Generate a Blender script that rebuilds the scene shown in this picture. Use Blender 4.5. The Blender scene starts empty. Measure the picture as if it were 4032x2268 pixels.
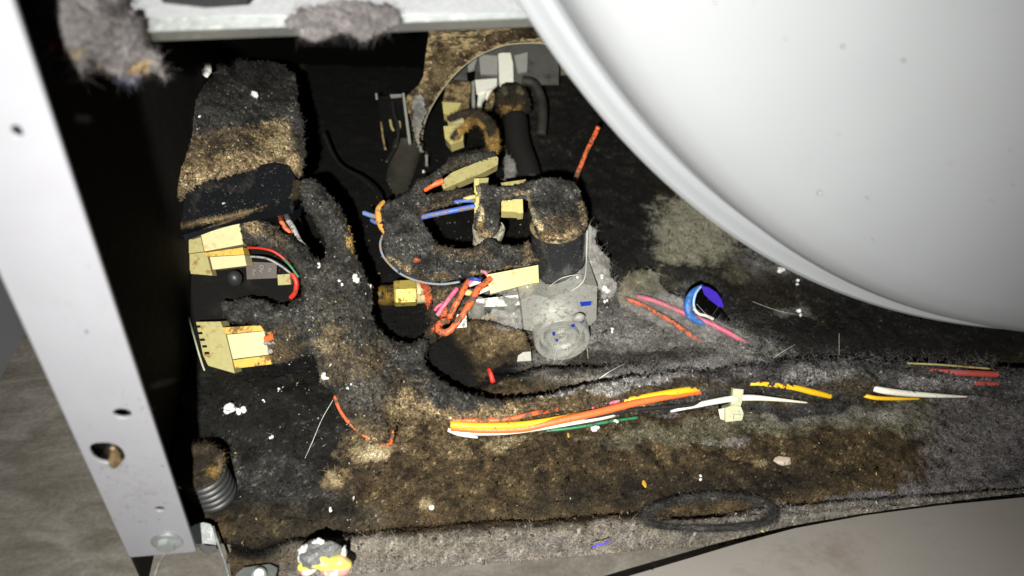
import bpy, math, random
import numpy as np
from mathutils import Vector, Matrix

random.seed(7)
RNG = np.random.default_rng(7)
SC = bpy.context.scene
COL = SC.collection

# ------------------------------------------------------------------ camera
FPX = 2900.0                                    # focal length in photograph pixels (4032 wide)
R = np.array([[0.98369411, 0.01223814, -0.17943281],
              [-0.14188905, 0.66586567, -0.73245505],
              [0.11051426, 0.74597127, 0.65674459]])
CAM = np.array([0.0, -0.195, 0.36])
cd = bpy.data.cameras.new("camera")
cam = bpy.data.objects.new("camera", cd)
COL.objects.link(cam)
M4 = Matrix([list(R[0]) + [CAM[0]], list(R[1]) + [CAM[1]], list(R[2]) + [CAM[2]], [0, 0, 0, 1]])
cam.matrix_world = M4
cd.sensor_width = 36.0
cd.lens = 36.0 * FPX / 4032.0
cd.clip_start = 0.01
cd.clip_end = 20
cd.dof.use_dof = True
cd.dof.focus_distance = 0.46
cd.dof.aperture_fstop = 6.5
SC.camera = cam

# ------------------------------------------------------------------ world, lamp, exposure
world = bpy.data.worlds.new("World")
SC.world = world
world.use_nodes = True
bg = world.node_tree.nodes["Background"]
bg.inputs[0].default_value = (0.95, 0.9, 1.0, 1)
bg.inputs[1].default_value = 0.012
SC.view_settings.view_transform = 'Standard'
SC.view_settings.look = 'None'
SC.view_settings.exposure = 0.0
SC.view_settings.gamma = 1.0

def camv(v):
    return R @ np.array(v, float)

def W(px, py, D):
    """point seen at photograph pixel (px,py) at D metres along the view axis"""
    return CAM + camv([(px - 2016) / FPX, -(py - 1134) / FPX, -1.0]) * D

def G(px, py, z=0.0):
    r = camv([(px - 2016) / FPX, -(py - 1134) / FPX, -1.0])
    return CAM + r * ((z - CAM[2]) / r[2])

def V(px, py, y=0.0):
    r = camv([(px - 2016) / FPX, -(py - 1134) / FPX, -1.0])
    return CAM + r * ((y - CAM[1]) / r[1])

def proj(P):
    q = (P - CAM) @ R
    D = -q[..., 2]
    return 2016 + FPX * q[..., 0] / D, 1134 - FPX * q[..., 1] / D, D

ld = bpy.data.lights.new("phone_torch", 'SPOT')
lamp = bpy.data.objects.new("phone_torch", ld)
COL.objects.link(lamp)
LPOS = CAM + camv([-0.020, -0.033, 0.09])
lamp.location = LPOS
aim = W(1950, 1080, 0.5)
lamp.rotation_euler = Vector(aim - LPOS).to_track_quat('-Z', 'Y').to_euler()
ld.energy = 31
ld.shadow_soft_size = 0.0035
ld.spot_size = math.radians(90)
ld.spot_blend = 1.0
ld.color = (1.0, 0.97, 0.86)

# ------------------------------------------------------------------ noise
def _h(i, j, k, s):
    n = (i * 374761393 + j * 668265263 + k * 2147483647 + s * 974711) & 0xFFFFFFFF
    n = ((n ^ (n >> 13)) * 1274126177) & 0xFFFFFFFF
    n = (n ^ (n >> 16)) & 0xFFFFFFFF
    return n.astype(np.float64) / 4294967295.0

def vnoise(P, freq, seed=0):
    Q = P * freq + 1000.0
    I = np.floor(Q).astype(np.int64)
    F = Q - I
    F = F * F * (3 - 2 * F)
    out = 0
    for a in (0, 1):
        for b in (0, 1):
            for c in (0, 1):
                w = (F[..., 0] if a else 1 - F[..., 0]) * (F[..., 1] if b else 1 - F[..., 1]) * (F[..., 2] if c else 1 - F[..., 2])
                out = out + w * _h(I[..., 0] + a, I[..., 1] + b, I[..., 2] + c, seed)
    return out * 2 - 1

def fbm(P, freq, octv=3, seed=0, gain=0.5):
    a, s, t = 1.0, 0, 0
    for o in range(octv):
        s = s + a * vnoise(P, freq * 2.03 ** o, seed + 17 * o)
        t += a
        a *= gain
    return s / t

def sstep(a, b, x):
    t = np.clip((x - a) / (b - a), 0, 1)
    return t * t * (3 - 2 * t)

# ------------------------------------------------------------------ materials
MATS = {}
def newmat(name):
    m = bpy.data.materials.new(name)
    m.use_nodes = True
    MATS[name] = m
    return m, m.node_tree.nodes, m.node_tree.links, m.node_tree.nodes["Principled BSDF"]

def set_spec(b, v):
    b.inputs['Specular IOR Level'].default_value = v

def lint_mat(name, bump=0.0010, scale=900, rough=0.9, spec=0.25, lo=0.3, hi=2.4, fine=1900):
    """matted fibres: albedo attribute broken up by two scales of grain, with a deep bump"""
    m, n, l, b = newmat(name)
    at = n.new('ShaderNodeAttribute'); at.attribute_name = 'Col'
    tc = n.new('ShaderNodeTexCoord')
    no = n.new('ShaderNodeTexNoise'); no.inputs['Scale'].default_value = scale; no.inputs['Detail'].default_value = 4; no.inputs['Roughness'].default_value = .65
    l.new(tc.outputs['Object'], no.inputs['Vector'])
    n2 = n.new('ShaderNodeTexNoise'); n2.inputs['Scale'].default_value = fine; n2.inputs['Detail'].default_value = 2
    l.new(tc.outputs['Object'], n2.inputs['Vector'])
    ad = n.new('ShaderNodeMath'); ad.operation = 'MULTIPLY_ADD'; ad.inputs[1].default_value = .5
    hf = n.new('ShaderNodeMath'); hf.operation = 'MULTIPLY'; hf.inputs[1].default_value = .5
    l.new(n2.outputs[0], hf.inputs[0]); l.new(no.outputs[0], ad.inputs[0]); l.new(hf.outputs[0], ad.inputs[2])
    mr = n.new('ShaderNodeMapRange')
    mr.inputs[1].default_value = 0.36; mr.inputs[2].default_value = 0.64
    mr.inputs[3].default_value = 0; mr.inputs[4].default_value = 1
    l.new(ad.outputs[0], mr.inputs[0])
    pw = n.new('ShaderNodeMath'); pw.operation = 'POWER'; pw.inputs[1].default_value = 1.9
    l.new(mr.outputs[0], pw.inputs[0])
    m2 = n.new('ShaderNodeMapRange'); m2.inputs[3].default_value = lo; m2.inputs[4].default_value = hi
    l.new(pw.outputs[0], m2.inputs[0])
    mx = n.new('ShaderNodeVectorMath'); mx.operation = 'MULTIPLY'
    l.new(at.outputs['Color'], mx.inputs[0]); l.new(m2.outputs[0], mx.inputs[1])
    l.new(mx.outputs[0], b.inputs['Base Color'])
    bu = n.new('ShaderNodeBump'); bu.inputs['Strength'].default_value = 1.0; bu.inputs['Distance'].default_value = bump
    l.new(ad.outputs[0], bu.inputs['Height']); l.new(bu.outputs[0], b.inputs['Normal'])
    b.inputs['Roughness'].default_value = rough
    set_spec(b, spec)
    return m
LINT = lint_mat('lint', bump=.0016, scale=700, lo=.40, hi=2.0)
CHAR = lint_mat('charred_lint', bump=0.0024, scale=800, rough=0.5, spec=0.45, lo=0.15, hi=3.6)
SOFT = lint_mat('soft_lint', bump=0.0006, scale=1100, rough=1.0, spec=0.05, lo=0.75, hi=1.4)

def solid(name, col, rough=0.5, metal=0.0, spec=0.5, dirt=None, dscale=120, dlo=0.52, dhi=0.62, bump=0.0, bscale=400,
          coat=0.0, trans=0.0, var=0.08, sub=0.0, stretch=None):
    """principled surface with mottling and an optional second colour in noise patches"""
    m, n, l, b = newmat(name)
    tc = n.new('ShaderNodeTexCoord')
    mp = n.new('ShaderNodeMapping')
    if stretch: mp.inputs['Scale'].default_value = stretch
    l.new(tc.outputs['Object'], mp.inputs[0])
    n1 = n.new('ShaderNodeTexNoise'); n1.inputs['Scale'].default_value = dscale; n1.inputs['Detail'].default_value = 6
    n1.inputs['Roughness'].default_value = 0.7
    l.new(mp.outputs[0], n1.inputs['Vector'])
    n2 = n.new('ShaderNodeTexNoise'); n2.inputs['Scale'].default_value = bscale; n2.inputs['Detail'].default_value = 4
    l.new(mp.outputs[0], n2.inputs['Vector'])
    mr = n.new('ShaderNodeMapRange'); mr.inputs[1].default_value = 0.3; mr.inputs[2].default_value = 0.7
    mr.inputs[3].default_value = 1 - var; mr.inputs[4].default_value = 1 + var
    l.new(n2.outputs[0], mr.inputs[0])
    mu = n.new('ShaderNodeVectorMath'); mu.operation = 'MULTIPLY'
    mu.inputs[0].default_value = col[:3]
    l.new(mr.outputs[0], mu.inputs[1])
    outc = mu.outputs[0]
    if dirt is not None:
        ramp = n.new('ShaderNodeMapRange'); ramp.interpolation_type = 'SMOOTHSTEP'
        ramp.inputs[1].default_value = dlo; ramp.inputs[2].default_value = dhi
        l.new(n1.outputs[0], ramp.inputs[0])
        mix = n.new('ShaderNodeMix'); mix.data_type = 'RGBA'
        l.new(ramp.outputs[0], mix.inputs[0])
        l.new(outc, mix.inputs[6]); mix.inputs[7].default_value = (*dirt[:3], 1)
        outc = mix.outputs[2]
        if rough < 0.7:
            rr = n.new('ShaderNodeMapRange'); rr.inputs[3].default_value = rough; rr.inputs[4].default_value = 0.85
            l.new(ramp.outputs[0], rr.inputs[0]); l.new(rr.outputs[0], b.inputs['Roughness'])
    l.new(outc, b.inputs['Base Color'])
    if not (dirt is not None and rough < 0.7):
        b.inputs['Roughness'].default_value = rough
    b.inputs['Metallic'].default_value = metal
    set_spec(b, spec)
    b.inputs['Coat Weight'].default_value = coat
    b.inputs['Transmission Weight'].default_value = trans
    if sub:
        b.inputs['Subsurface Weight'].default_value = sub
        b.inputs['Subsurface Scale'].default_value = 0.004
        b.inputs['Subsurface Radius'].default_value = (1, .7, .35)
    if bump:
        bu = n.new('ShaderNodeBump'); bu.inputs['Distance'].default_value = bump
        l.new(n2.outputs[0], bu.inputs['Height']); l.new(bu.outputs[0], b.inputs['Normal'])
    return m

PAINT = solid('white_paint', (.19, .193, .222), .38, dirt=(.13, .125, .13), dscale=330, dlo=.66, dhi=.78, var=.03, bscale=60)
DRUMM = solid('drum_enamel', (.195, .205, .228), .42, var=.02, bscale=25, spec=.4, dirt=(.180, .186, .200), dscale=7, dlo=.45, dhi=.70)
PANELM = solid('panel_enamel', (.33, .31, .30), .42, var=.05, bscale=14, spec=.4, dirt=(.23, .195, .18), dscale=14, dlo=.5, dhi=.75)
ZINC = solid('zinc', (.50, .54, .56), .36, metal=.85, dirt=(.30, .27, .24), dscale=260, dlo=.56, dhi=.7, bump=.0002, bscale=300)
ZINC_LIT = solid('bright_zinc', (.30, .31, .34), .38, metal=.2, dirt=(.20, .20, .22), dscale=200, dlo=.56, dhi=.72, bump=.0002, bscale=500)  # zinc copy with less metal, so the flange highlight sits in its colour
CAST = solid('cast_aluminium', (.50, .51, .49), .42, metal=.55, dirt=(.27, .26, .24), dscale=260, dlo=.48, dhi=.62, bump=.0003, bscale=1500)
STEEL = solid('steel', (.42, .43, .41), .40, metal=.4, dirt=(.35, .33, .28), dscale=90, dlo=.55, dhi=.7)
BRASS = solid('brass', (.72, .56, .14), .38, metal=.5, dirt=(.16, .11, .04), dscale=260, dlo=.50, dhi=.64)
TANB = solid('scorched_metal', (.36, .27, .14), .5, metal=.35, dirt=(.035, .028, .018), dscale=110, dlo=.40, dhi=.60, bump=.0006, bscale=350, var=.4, stretch=(1, 1, 2.2))
CREAM = solid('cream_nylon', (.52, .46, .19), .36, dirt=(.30, .17, .03), dscale=130, dlo=.54, dhi=.70, sub=.15, var=.05)
CREAMW = solid('pale_nylon', (.52, .48, .28), .36, dirt=(.36, .24, .07), dscale=110, dlo=.56, dhi=.72, sub=.15, var=.04)
CREAMG = solid('greenish_nylon', (.34, .31, .14), .38, dirt=(.22, .13, .03), dscale=160, dlo=.52, dhi=.66, sub=.15)
CLEARN = solid('clip_nylon', (.42, .43, .30), .35, dirt=(.5, .42, .22), dscale=300, dlo=.6, dhi=.7, sub=.3)
BLACKP = solid('black_gloss', (.007, .008, .010), .16, dirt=(.10, .09, .075), dscale=1300, dlo=.66, dhi=.72, coat=.9)
COILM = solid('coil_black', (.020, .021, .024), .24, dirt=(.12, .12, .12), dscale=700, dlo=.63, dhi=.70)
SOOT_SHADE = solid('soot', (.002, .002, .002), .95, spec=.02)  # near-black for burnt walls, also put in for shaded openings
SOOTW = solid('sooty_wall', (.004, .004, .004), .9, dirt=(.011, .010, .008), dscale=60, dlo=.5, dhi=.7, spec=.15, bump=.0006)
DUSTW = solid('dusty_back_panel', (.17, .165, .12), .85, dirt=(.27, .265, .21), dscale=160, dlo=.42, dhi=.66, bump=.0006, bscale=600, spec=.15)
RUBBER = solid('black_rubber', (.022, .023, .026), .45, dirt=(.10, .10, .10), dscale=500, dlo=.62, dhi=.72)
SHADOWGAP = SOOT_SHADE
def wiremat(name, col, dirt=(.03, .026, .02), lo=.50, hi=.58, ds=260, rough=.42, bump=.0002):
    return solid(name, col, rough, dirt=dirt, dscale=ds, dlo=lo, dhi=hi, bump=bump, bscale=1200, var=.12)
W_OR = wiremat('orange_wire', (.74, .12, .035), dirt=(.10, .06, .035), lo=.46, hi=.56)
W_ORC = wiremat('orange_wire_clean', (.82, .14, .04), lo=.62, hi=.70)
W_YE = wiremat('yellow_wire', (.80, .45, .015), lo=.62, hi=.70)
W_WH = wiremat('white_wire', (.75, .73, .66), dirt=(.28, .22, .12), lo=.6, hi=.7)
W_PK = wiremat('pink_wire', (.70, .09, .20), dirt=(.30, .22, .22), lo=.47, hi=.62)
W_BL = wiremat('blue_wire', (.05, .13, .52), dirt=(.20, .14, .07), lo=.46, hi=.58)
W_GR = wiremat('green_wire', (.02, .16, .07), lo=.52, hi=.62)
W_RD = wiremat('red_wire', (.50, .03, .02), lo=.58, hi=.68)
W_RDD = wiremat('dull_red_wire', (.42, .06, .05), dirt=(.16, .12, .13), lo=.5, hi=.65)
W_DK = wiremat('dark_wire', (.015, .015, .016), dirt=(.08, .07, .06), lo=.6, hi=.7)
W_TAN = wiremat('scorched_wire', (.40, .22, .06), lo=.48, hi=.58)
W_GY = wiremat('grey_dusty_wire', (.30, .29, .30), dirt=(.10, .09, .08), lo=.5, hi=.6)
INK = solid('blue_ink', (.01, .035, .33), .4)
INKV = solid('violet_ink', (.05, .03, .60), .5)
GREENB = solid('green_plastic', (.08, .28, .03), .4, sub=.1)
GLUEY = solid('molten_yellow', (.50, .56, .10), .4, dirt=(.62, .36, .16), dscale=110, dlo=.50, dhi=.60, sub=.1, var=.15)
GLUER = solid('molten_pink', (.80, .24, .22), .4, dirt=(.82, .62, .5), dscale=140, dlo=.46, dhi=.56, sub=.1)
ASH = solid('grey_ash', (.11, .112, .118), .8, dirt=(.30, .30, .30), dscale=350, dlo=.55, dhi=.66, bump=.0008, bscale=900, var=.4)
ASHW = solid('white_ash', (.68, .68, .66), .8, bump=.0008, bscale=900, var=.2)
TUFT = solid('white_lint', (.80, .80, .80), 1.0, bump=.0008, bscale=1800, var=.2, spec=.05)
HAIRW = solid('white_hair', (.72, .72, .68), .5)
HAIRD = solid('dark_hair', (.10, .08, .06), .5)
BLUEF = solid('blue_foil', (.03, .13, .46), .45, dirt=(.12, .24, .42), dscale=260, dlo=.52, dhi=.6)
VIOLF = solid('violet_foil', (.045, .02, .42), .4)
CHIP = solid('stone_chip', (.48, .40, .33), .7, dirt=(.12, .08, .05), dscale=400, dlo=.55, dhi=.65, bump=.0005, bscale=800)
OCHRE = solid('ochre_flake', (.50, .30, .03), .6)

def stone_mat():
    m, n, l, b = newmat('floor_stone')
    tc = n.new('ShaderNodeTexCoord')
    mp = n.new('ShaderNodeMapping'); mp.inputs['Scale'].default_value = (1, 2.6, 1); mp.inputs['Rotation'].default_value = (0, 0, .15)
    l.new(tc.outputs['Object'], mp.inputs[0])
    a = n.new('ShaderNodeTexNoise'); a.inputs['Scale'].default_value = 26; a.inputs['Detail'].default_value = 9; a.inputs['Roughness'].default_value = .65
    a.inputs['Distortion'].default_value = .6
    l.new(mp.outputs[0], a.inputs['Vector'])
    r = n.new('ShaderNodeValToRGB')
    r.color_ramp.elements[0].position = .32; r.color_ramp.elements[0].color = (.070, .060, .051, 1)
    r.color_ramp.elements[1].position = .70; r.color_ramp.elements[1].color = (.170, .160, .148, 1)
    e = r.color_ramp.elements.new(.52); e.color = (.115, .106, .096, 1)
    l.new(a.outputs[0], r.inputs[0])
    s = n.new('ShaderNodeTexNoise'); s.inputs['Scale'].default_value = 420; s.inputs['Detail'].default_value = 3
    l.new(tc.outputs['Object'], s.inputs['Vector'])
    mr = n.new('ShaderNodeMapRange'); mr.inputs[1].default_value = .3; mr.inputs[2].default_value = .7; mr.inputs[3].default_value = .85; mr.inputs[4].default_value = 1.12
    l.new(s.outputs[0], mr.inputs[0])
    mu = n.new('ShaderNodeVectorMath'); mu.operation = 'MULTIPLY'
    l.new(r.outputs[0], mu.inputs[0]); l.new(mr.outputs[0], mu.inputs[1]); l.new(mu.outputs[0], b.inputs['Base Color'])
    bu = n.new('ShaderNodeBump'); bu.inputs['Distance'].default_value = .0004
    l.new(a.outputs[0], bu.inputs['Height']); l.new(bu.outputs[0], b.inputs['Normal'])
    b.inputs['Roughness'].default_value = .55
    return m
STONE = stone_mat()

# ------------------------------------------------------------------ object helpers
def tag(o, label=None, cat=None, group=None, kind=None):
    if label: o['label'] = label
    if cat: o['category'] = cat
    if group: o['group'] = group
    if kind: o['kind'] = kind
    return o

def thing(name, label, cat, group=None, loc=(0, 0, 0)):
    o = bpy.data.objects.new(name, None)
    COL.objects.link(o)
    o.empty_display_size = 0.01
    o.location = loc
    return tag(o, label, cat, group)

def link(name, me, mat, parent=None, smooth=True):
    o = bpy.data.objects.new(name, me)
    COL.objects.link(o)
    if mat is not None:
        me.materials.clear()
        me.materials.append(mat)
    if smooth and len(me.polygons):
        me.polygons.foreach_set('use_smooth', np.ones(len(me.polygons), bool))
    if parent is not None:
        o.parent = parent
        # parts keep world coordinates
        p = parent
        off = Vector((0, 0, 0))
        while p is not None:
            off += p.location
            p = p.parent
        o.location = -off
    return o

def npmesh(name, verts, faces, cols=None):
    """faces: list of (n,k) int arrays"""
    me = bpy.data.meshes.new(name)
    verts = np.asarray(verts, float)
    me.vertices.add(len(verts))
    me.vertices.foreach_set('co', verts.ravel())
    faces = [np.asarray(f, np.int64) for f in faces if len(f)]
    nl = sum(f.size for f in faces)
    nf = sum(len(f) for f in faces)
    me.loops.add(nl)
    me.loops.foreach_set('vertex_index', np.concatenate([f.ravel() for f in faces]).astype(np.int32))
    me.polygons.add(nf)
    ls, s = [], 0
    for f in faces:
        ls.append(s + np.arange(len(f)) * f.shape[1])
        s += f.size
    me.polygons.foreach_set('loop_start', np.concatenate(ls).astype(np.int32))
    me.update(calc_edges=True)
    if cols is not None:
        ca = me.color_attributes.new('Col', 'FLOAT_COLOR', 'POINT')
        c4 = np.ones((len(verts), 4)); c4[:, :3] = cols
        ca.data.foreach_set('color', c4.ravel())
    return me

def spline(pts, n=8, closed=False):
    P = np.asarray(pts, float)
    out = []
    m = len(P)
    rng = m if closed else m - 1
    for i in range(rng):
        if closed:
            p0, p1, p2, p3 = P[(i - 1) % m], P[i], P[(i + 1) % m], P[(i + 2) % m]
        else:
            p0, p1, p2, p3 = P[max(i - 1, 0)], P[i], P[i + 1], P[min(i + 2, m - 1)]
        for k in range(n):
            t = k / n
            out.append(.5 * ((2 * p1) + (-p0 + p2) * t + (2 * p0 - 5 * p1 + 4 * p2 - p3) * t * t + (-p0 + 3 * p1 - 3 * p2 + p3) * t ** 3))
    if not closed: out.append(P[-1])
    return np.array(out)

def tube_arr(path, rad, seg=10, closed=False, flat=1.0, jit=0.0):
    P = np.asarray(path, float)
    n = len(P)
    rad = np.full(n, rad) if np.isscalar(rad) else np.interp(np.linspace(0, 1, n), np.linspace(0, 1, len(rad)), rad)
    T = np.gradient(P, axis=0)
    if closed: T = np.roll(P, -1, 0) - np.roll(P, 1, 0)
    T /= np.linalg.norm(T, axis=1)[:, None] + 1e-12
    up = np.array([0.1, 0.2, 1.0]) if abs(T[0][2]) < .9 else np.array([1.0, 0, 0])
    N = []
    v = up - T[0] * (up @ T[0]); v /= np.linalg.norm(v)
    for t in T:
        v = v - t * (v @ t); v /= np.linalg.norm(v) + 1e-12
        N.append(v)
    N = np.array(N); B = np.cross(T, N)
    a = np.linspace(0, 2 * np.pi, seg, endpoint=False)
    V_ = P[:, None] + rad[:, None, None] * (np.cos(a)[None, :, None] * B[:, None] + flat * np.sin(a)[None, :, None] * N[:, None])
    if jit:
        V_ = V_ + (fbm(V_, 700, 2, 5)[..., None]) * jit * (V_ - P[:, None]) / rad[:, None, None]
    V_ = V_.reshape(-1, 3)
    i = np.arange(n if closed else n - 1)[:, None] * seg
    j = np.arange(seg)[None]
    nxt = (i + seg) % (n * seg)
    q = np.stack([i + j, i + (j + 1) % seg, nxt + (j + 1) % seg, nxt + j], -1).reshape(-1, 4)
    f = [q]
    if not closed:
        c0, c1 = len(V_), len(V_) + 1
        V_ = np.vstack([V_, P[0], P[-1]])
        jj = np.arange(seg)
        f.append(np.stack([np.full(seg, c0), (jj + 1) % seg, jj], -1))
        b = (n - 1) * seg
        f.append(np.stack([np.full(seg, c1), b + jj, b + (jj + 1) % seg], -1))
    return V_, f

def wire(name, pts, r, mat, parent=None, n=8, seg=10, **k):
    """pts: (px,py,depth) triples"""
    P = spline([W(*p) for p in pts], n)
    v, f = tube_arr(P, r, seg, **k)
    return link(name, npmesh(name, v, f), mat, parent)

def from_bm(name, fn, mat, parent=None, smooth=True, bevel=0.0, segs=2, sharp=35):
    import bmesh
    bm = bmesh.new()
    fn(bm)
    if bevel:
        es = [e for e in bm.edges if len(e.link_faces) == 2 and e.calc_face_angle(0) > .6]
        bmesh.ops.bevel(bm, geom=es, offset=bevel, segments=segs, affect='EDGES', profile=.5)
    me = bpy.data.meshes.new(name)
    bmesh.ops.recalc_face_normals(bm, faces=bm.faces)
    bm.to_mesh(me); bm.free()
    o = link(name, me, mat, parent, smooth)
    if smooth:
        me.set_sharp_from_angle(angle=math.radians(sharp))
    return o

def prism(name, front, back_off, mat, parent=None, bevel=.0006, smooth=True):
    """front: list of 3D points (a planar outline); extruded by the vector back_off"""
    fr = [Vector(p) for p in front]
    off = Vector(back_off)
    def fn(bm):
        a = [bm.verts.new(p) for p in fr]
        b = [bm.verts.new(p + off) for p in fr]
        bm.faces.new(a); bm.faces.new(b[::-1])
        n = len(a)
        for i in range(n):
            bm.faces.new([a[i], b[i], b[(i + 1) % n], a[(i + 1) % n]])
    return from_bm(name, fn, mat, parent, smooth, bevel)

def slab(name, pix, thick, mat, parent=None, bevel=.0006):
    """pix: (px,py,D) corners of the front face; thickness goes away from the viewer"""
    P = np.array([W(*p) for p in pix])
    c = P.mean(0)
    n = np.linalg.svd(P - c)[2][2]
    if n @ (c - CAM) < 0: n = -n
    P = [CAM + (p - CAM) * (((c - CAM) @ n) / ((p - CAM) @ n)) for p in P]
    return prism(name, P, n * thick, mat, parent, bevel)

def frame(axis):
    a = np.array(axis, float); a /= np.linalg.norm(a)
    u = np.cross(a, [0, 0, 1]) if abs(a[2]) < .9 else np.cross(a, [0, 1, 0])
    u /= np.linalg.norm(u)
    return a, u, np.cross(a, u)

def lathe(name, c, axis, prof, mat, parent=None, seg=48, sharp=30, sx=1.0, arc=None, smooth=True):
    """prof: (radius, height along axis)"""
    a, u, v = frame(axis)
    t = np.linspace(0, 2 * np.pi, seg, endpoint=False)
    prof = np.array(prof, float)
    ring = (np.cos(t)[:, None] * u * sx + np.sin(t)[:, None] * v)
    Vv = np.asarray(c)[None, None] + prof[:, 0][:, None, None] * ring[None] + prof[:, 1][:, None, None] * a[None, None]
    Vv = Vv.reshape(-1, 3)
    m = len(prof)
    i = np.arange(m - 1)[:, None] * seg; j = np.arange(seg)[None]
    q = np.stack([i + j, i + (j + 1) % seg, i + seg + (j + 1) % seg, i + seg + j], -1).reshape(-1, 4)
    me = npmesh(name, Vv, [q])
    o = link(name, me, mat, parent, smooth)
    me.set_sharp_from_angle(angle=math.radians(sharp))
    return o

def fibres(P, N, n, length, width, cols, lift=.5, curl=.8, segs=3, seed=0, dirv=None):
    """n curved ribbon strands rooted on the surface samples P with normals N"""
    g = np.random.default_rng(seed + 11)
    idx = g.integers(0, len(P), n)
    p = P[idx] + g.normal(0, .0006, (n, 3))
    nn = N[idx]
    t = g.normal(0, 1, (n, 3))
    if dirv is not None: t = t * .8 + dirv
    t -= nn * np.sum(t * nn, 1)[:, None]
    t /= np.linalg.norm(t, axis=1)[:, None] + 1e-9
    L = length * g.gamma(3, 1 / 3, n)
    lf = lift * g.uniform(0.1, 1.3, n)
    d = t + nn * lf[:, None]
    d /= np.linalg.norm(d, axis=1)[:, None]
    w = width * g.uniform(.6, 1.5, n)
    cv = g.normal(0, curl, (n, 3))
    pts = [p - nn * .0003]
    cur = p
    for s in range(segs):
        d2 = d + cv * ((s + 1) / segs)
        d2 /= np.linalg.norm(d2, axis=1)[:, None]
        cur = cur + d2 * (L / segs)[:, None]
        pts.append(cur)
    pts = np.array(pts)                                  # segs+1, n, 3
    view = pts[0] - CAM
    side = np.cross(d, view + g.normal(0, .15, (n, 3))); side /= np.linalg.norm(side, axis=1)[:, None] + 1e-9
    taper = np.linspace(1, .25, segs + 1)
    A = pts + side[None] * (w[None] * taper[:, None])[..., None] * .5
    B = pts - side[None] * (w[None] * taper[:, None])[..., None] * .5
    V_ = np.stack([A, B], 2)                             # s, n, 2, 3
    V_ = V_.transpose(1, 0, 2, 3).reshape(-1, 3)
    base = np.arange(n)[:, None] * (segs + 1) * 2
    f = []
    for s in range(segs):
        o = s * 2
        f.append(np.concatenate([base + o, base + o + 1, base + o + 3, base + o + 2], 1))
    C = np.repeat(cols[idx] * g.uniform(.7, 2.0, (n, 1)), (segs + 1) * 2, 0)
    return V_, [np.concatenate(f)], np.clip(C, 0, .9)

def grains(P, N, n, size, cols, seed=0):
    """crumbly grit: small irregular tetrahedra sitting in the surface"""
    g = np.random.default_rng(seed + 303)
    i = g.integers(0, len(P), n)
    s = size * g.gamma(3, 1 / 3, n)[:, None, None]
    base = np.array([[1, 1, 1], [1, -1, -1], [-1, 1, -1], [-1, -1, 1]], float)[None] + g.normal(0, .55, (n, 4, 3))
    V_ = (P[i] + N[i] * size * .35)[:, None] + base * s * .55
    o = np.arange(n)[:, None] * 4
    f = np.concatenate([o + np.array([[0, 1, 2]]), o + np.array([[0, 2, 3]]), o + np.array([[0, 3, 1]]), o + np.array([[1, 3, 2]])])
    c = cols[i] * g.choice([.35, .8, 1.3, 2.1], (n, 1), p=[.40, .35, .20, .05])
    return V_.reshape(-1, 3), [f], np.clip(np.repeat(c, 4, 0), 0, .8)

def join(parts):
    vs, fs, cs, o = [], {}, [], 0
    for v, f, c in parts:
        vs.append(v); cs.append(c)
        for q in f:
            q = np.asarray(q)
            fs.setdefault(q.shape[1], []).append(q + o)
        o += len(v)
    return np.vstack(vs), [np.concatenate(x) for x in fs.values()], np.vstack(cs)

# ------------------------------------------------------------------ lint colours (char, scorch and clean lint, plus painted light and shade)
KINDS = {
    'char':  ((.005, .005, .005), (.040, .039, .037), (.19, .183, .17)),
    'dark':  ((.010, .008, .006), (.040, .030, .018), (.15, .115, .065)),
    'brown': ((.016, .011, .006), (.095, .066, .034), (.34, .25, .13)),
    'tan':   ((.060, .042, .022), (.260, .195, .110), (.56, .46, .30)),
    'cream': ((.16, .11, .05), (.50, .42, .26), (.70, .64, .48)),
    'ochre': ((.10, .06, .02), (.42, .26, .07), (.62, .48, .22)),
    'grey':  ((.12, .117, .115), (.30, .292, .288), (.55, .54, .53)),
    'dgrey': ((.018, .017, .018), (.062, .059, .062), (.19, .18, .19)),
    'mauve': ((.085, .078, .082), (.185, .174, .184), (.34, .325, .335)),
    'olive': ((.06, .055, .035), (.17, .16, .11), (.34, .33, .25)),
    'blue':  ((.04, .08, .30), (.08, .18, .60), (.25, .35, .60)),
    'orange':((.25, .05, .02), (.70, .13, .04), (.8, .3, .15)),
    'soot':  ((.001, .001, .001), (.003, .003, .003), (.010, .010, .010)),  # burnt black, also painted into gaps as shade
    'ash':   ((.008, .0075, .007), (.048, .044, .038), (.17, .155, .125)),  # crust colour made to look lit on the harness middle
    'pale':  ((.27, .262, .20), (.34, .328, .26), (.42, .40, .33)),  # pool of light beside the drum, put into the bed colour
    'coal':  ((.002, .002, .002), (.013, .013, .012), (.075, .072, .066)),  # char black, also painted as shade by harness and drum
}
def kcol(kind, a, b, c):
    k0, k1, k2 = [np.array(x) for x in KINDS[kind]]
    t = np.clip(.5 + .8 * a + .7 * b, 0, 1)[:, None]
    col = k0 * (1 - t) + k1 * t
    s = sstep(.35, .75, c)[:, None]
    return col * (1 - s) + k2 * s

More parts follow.
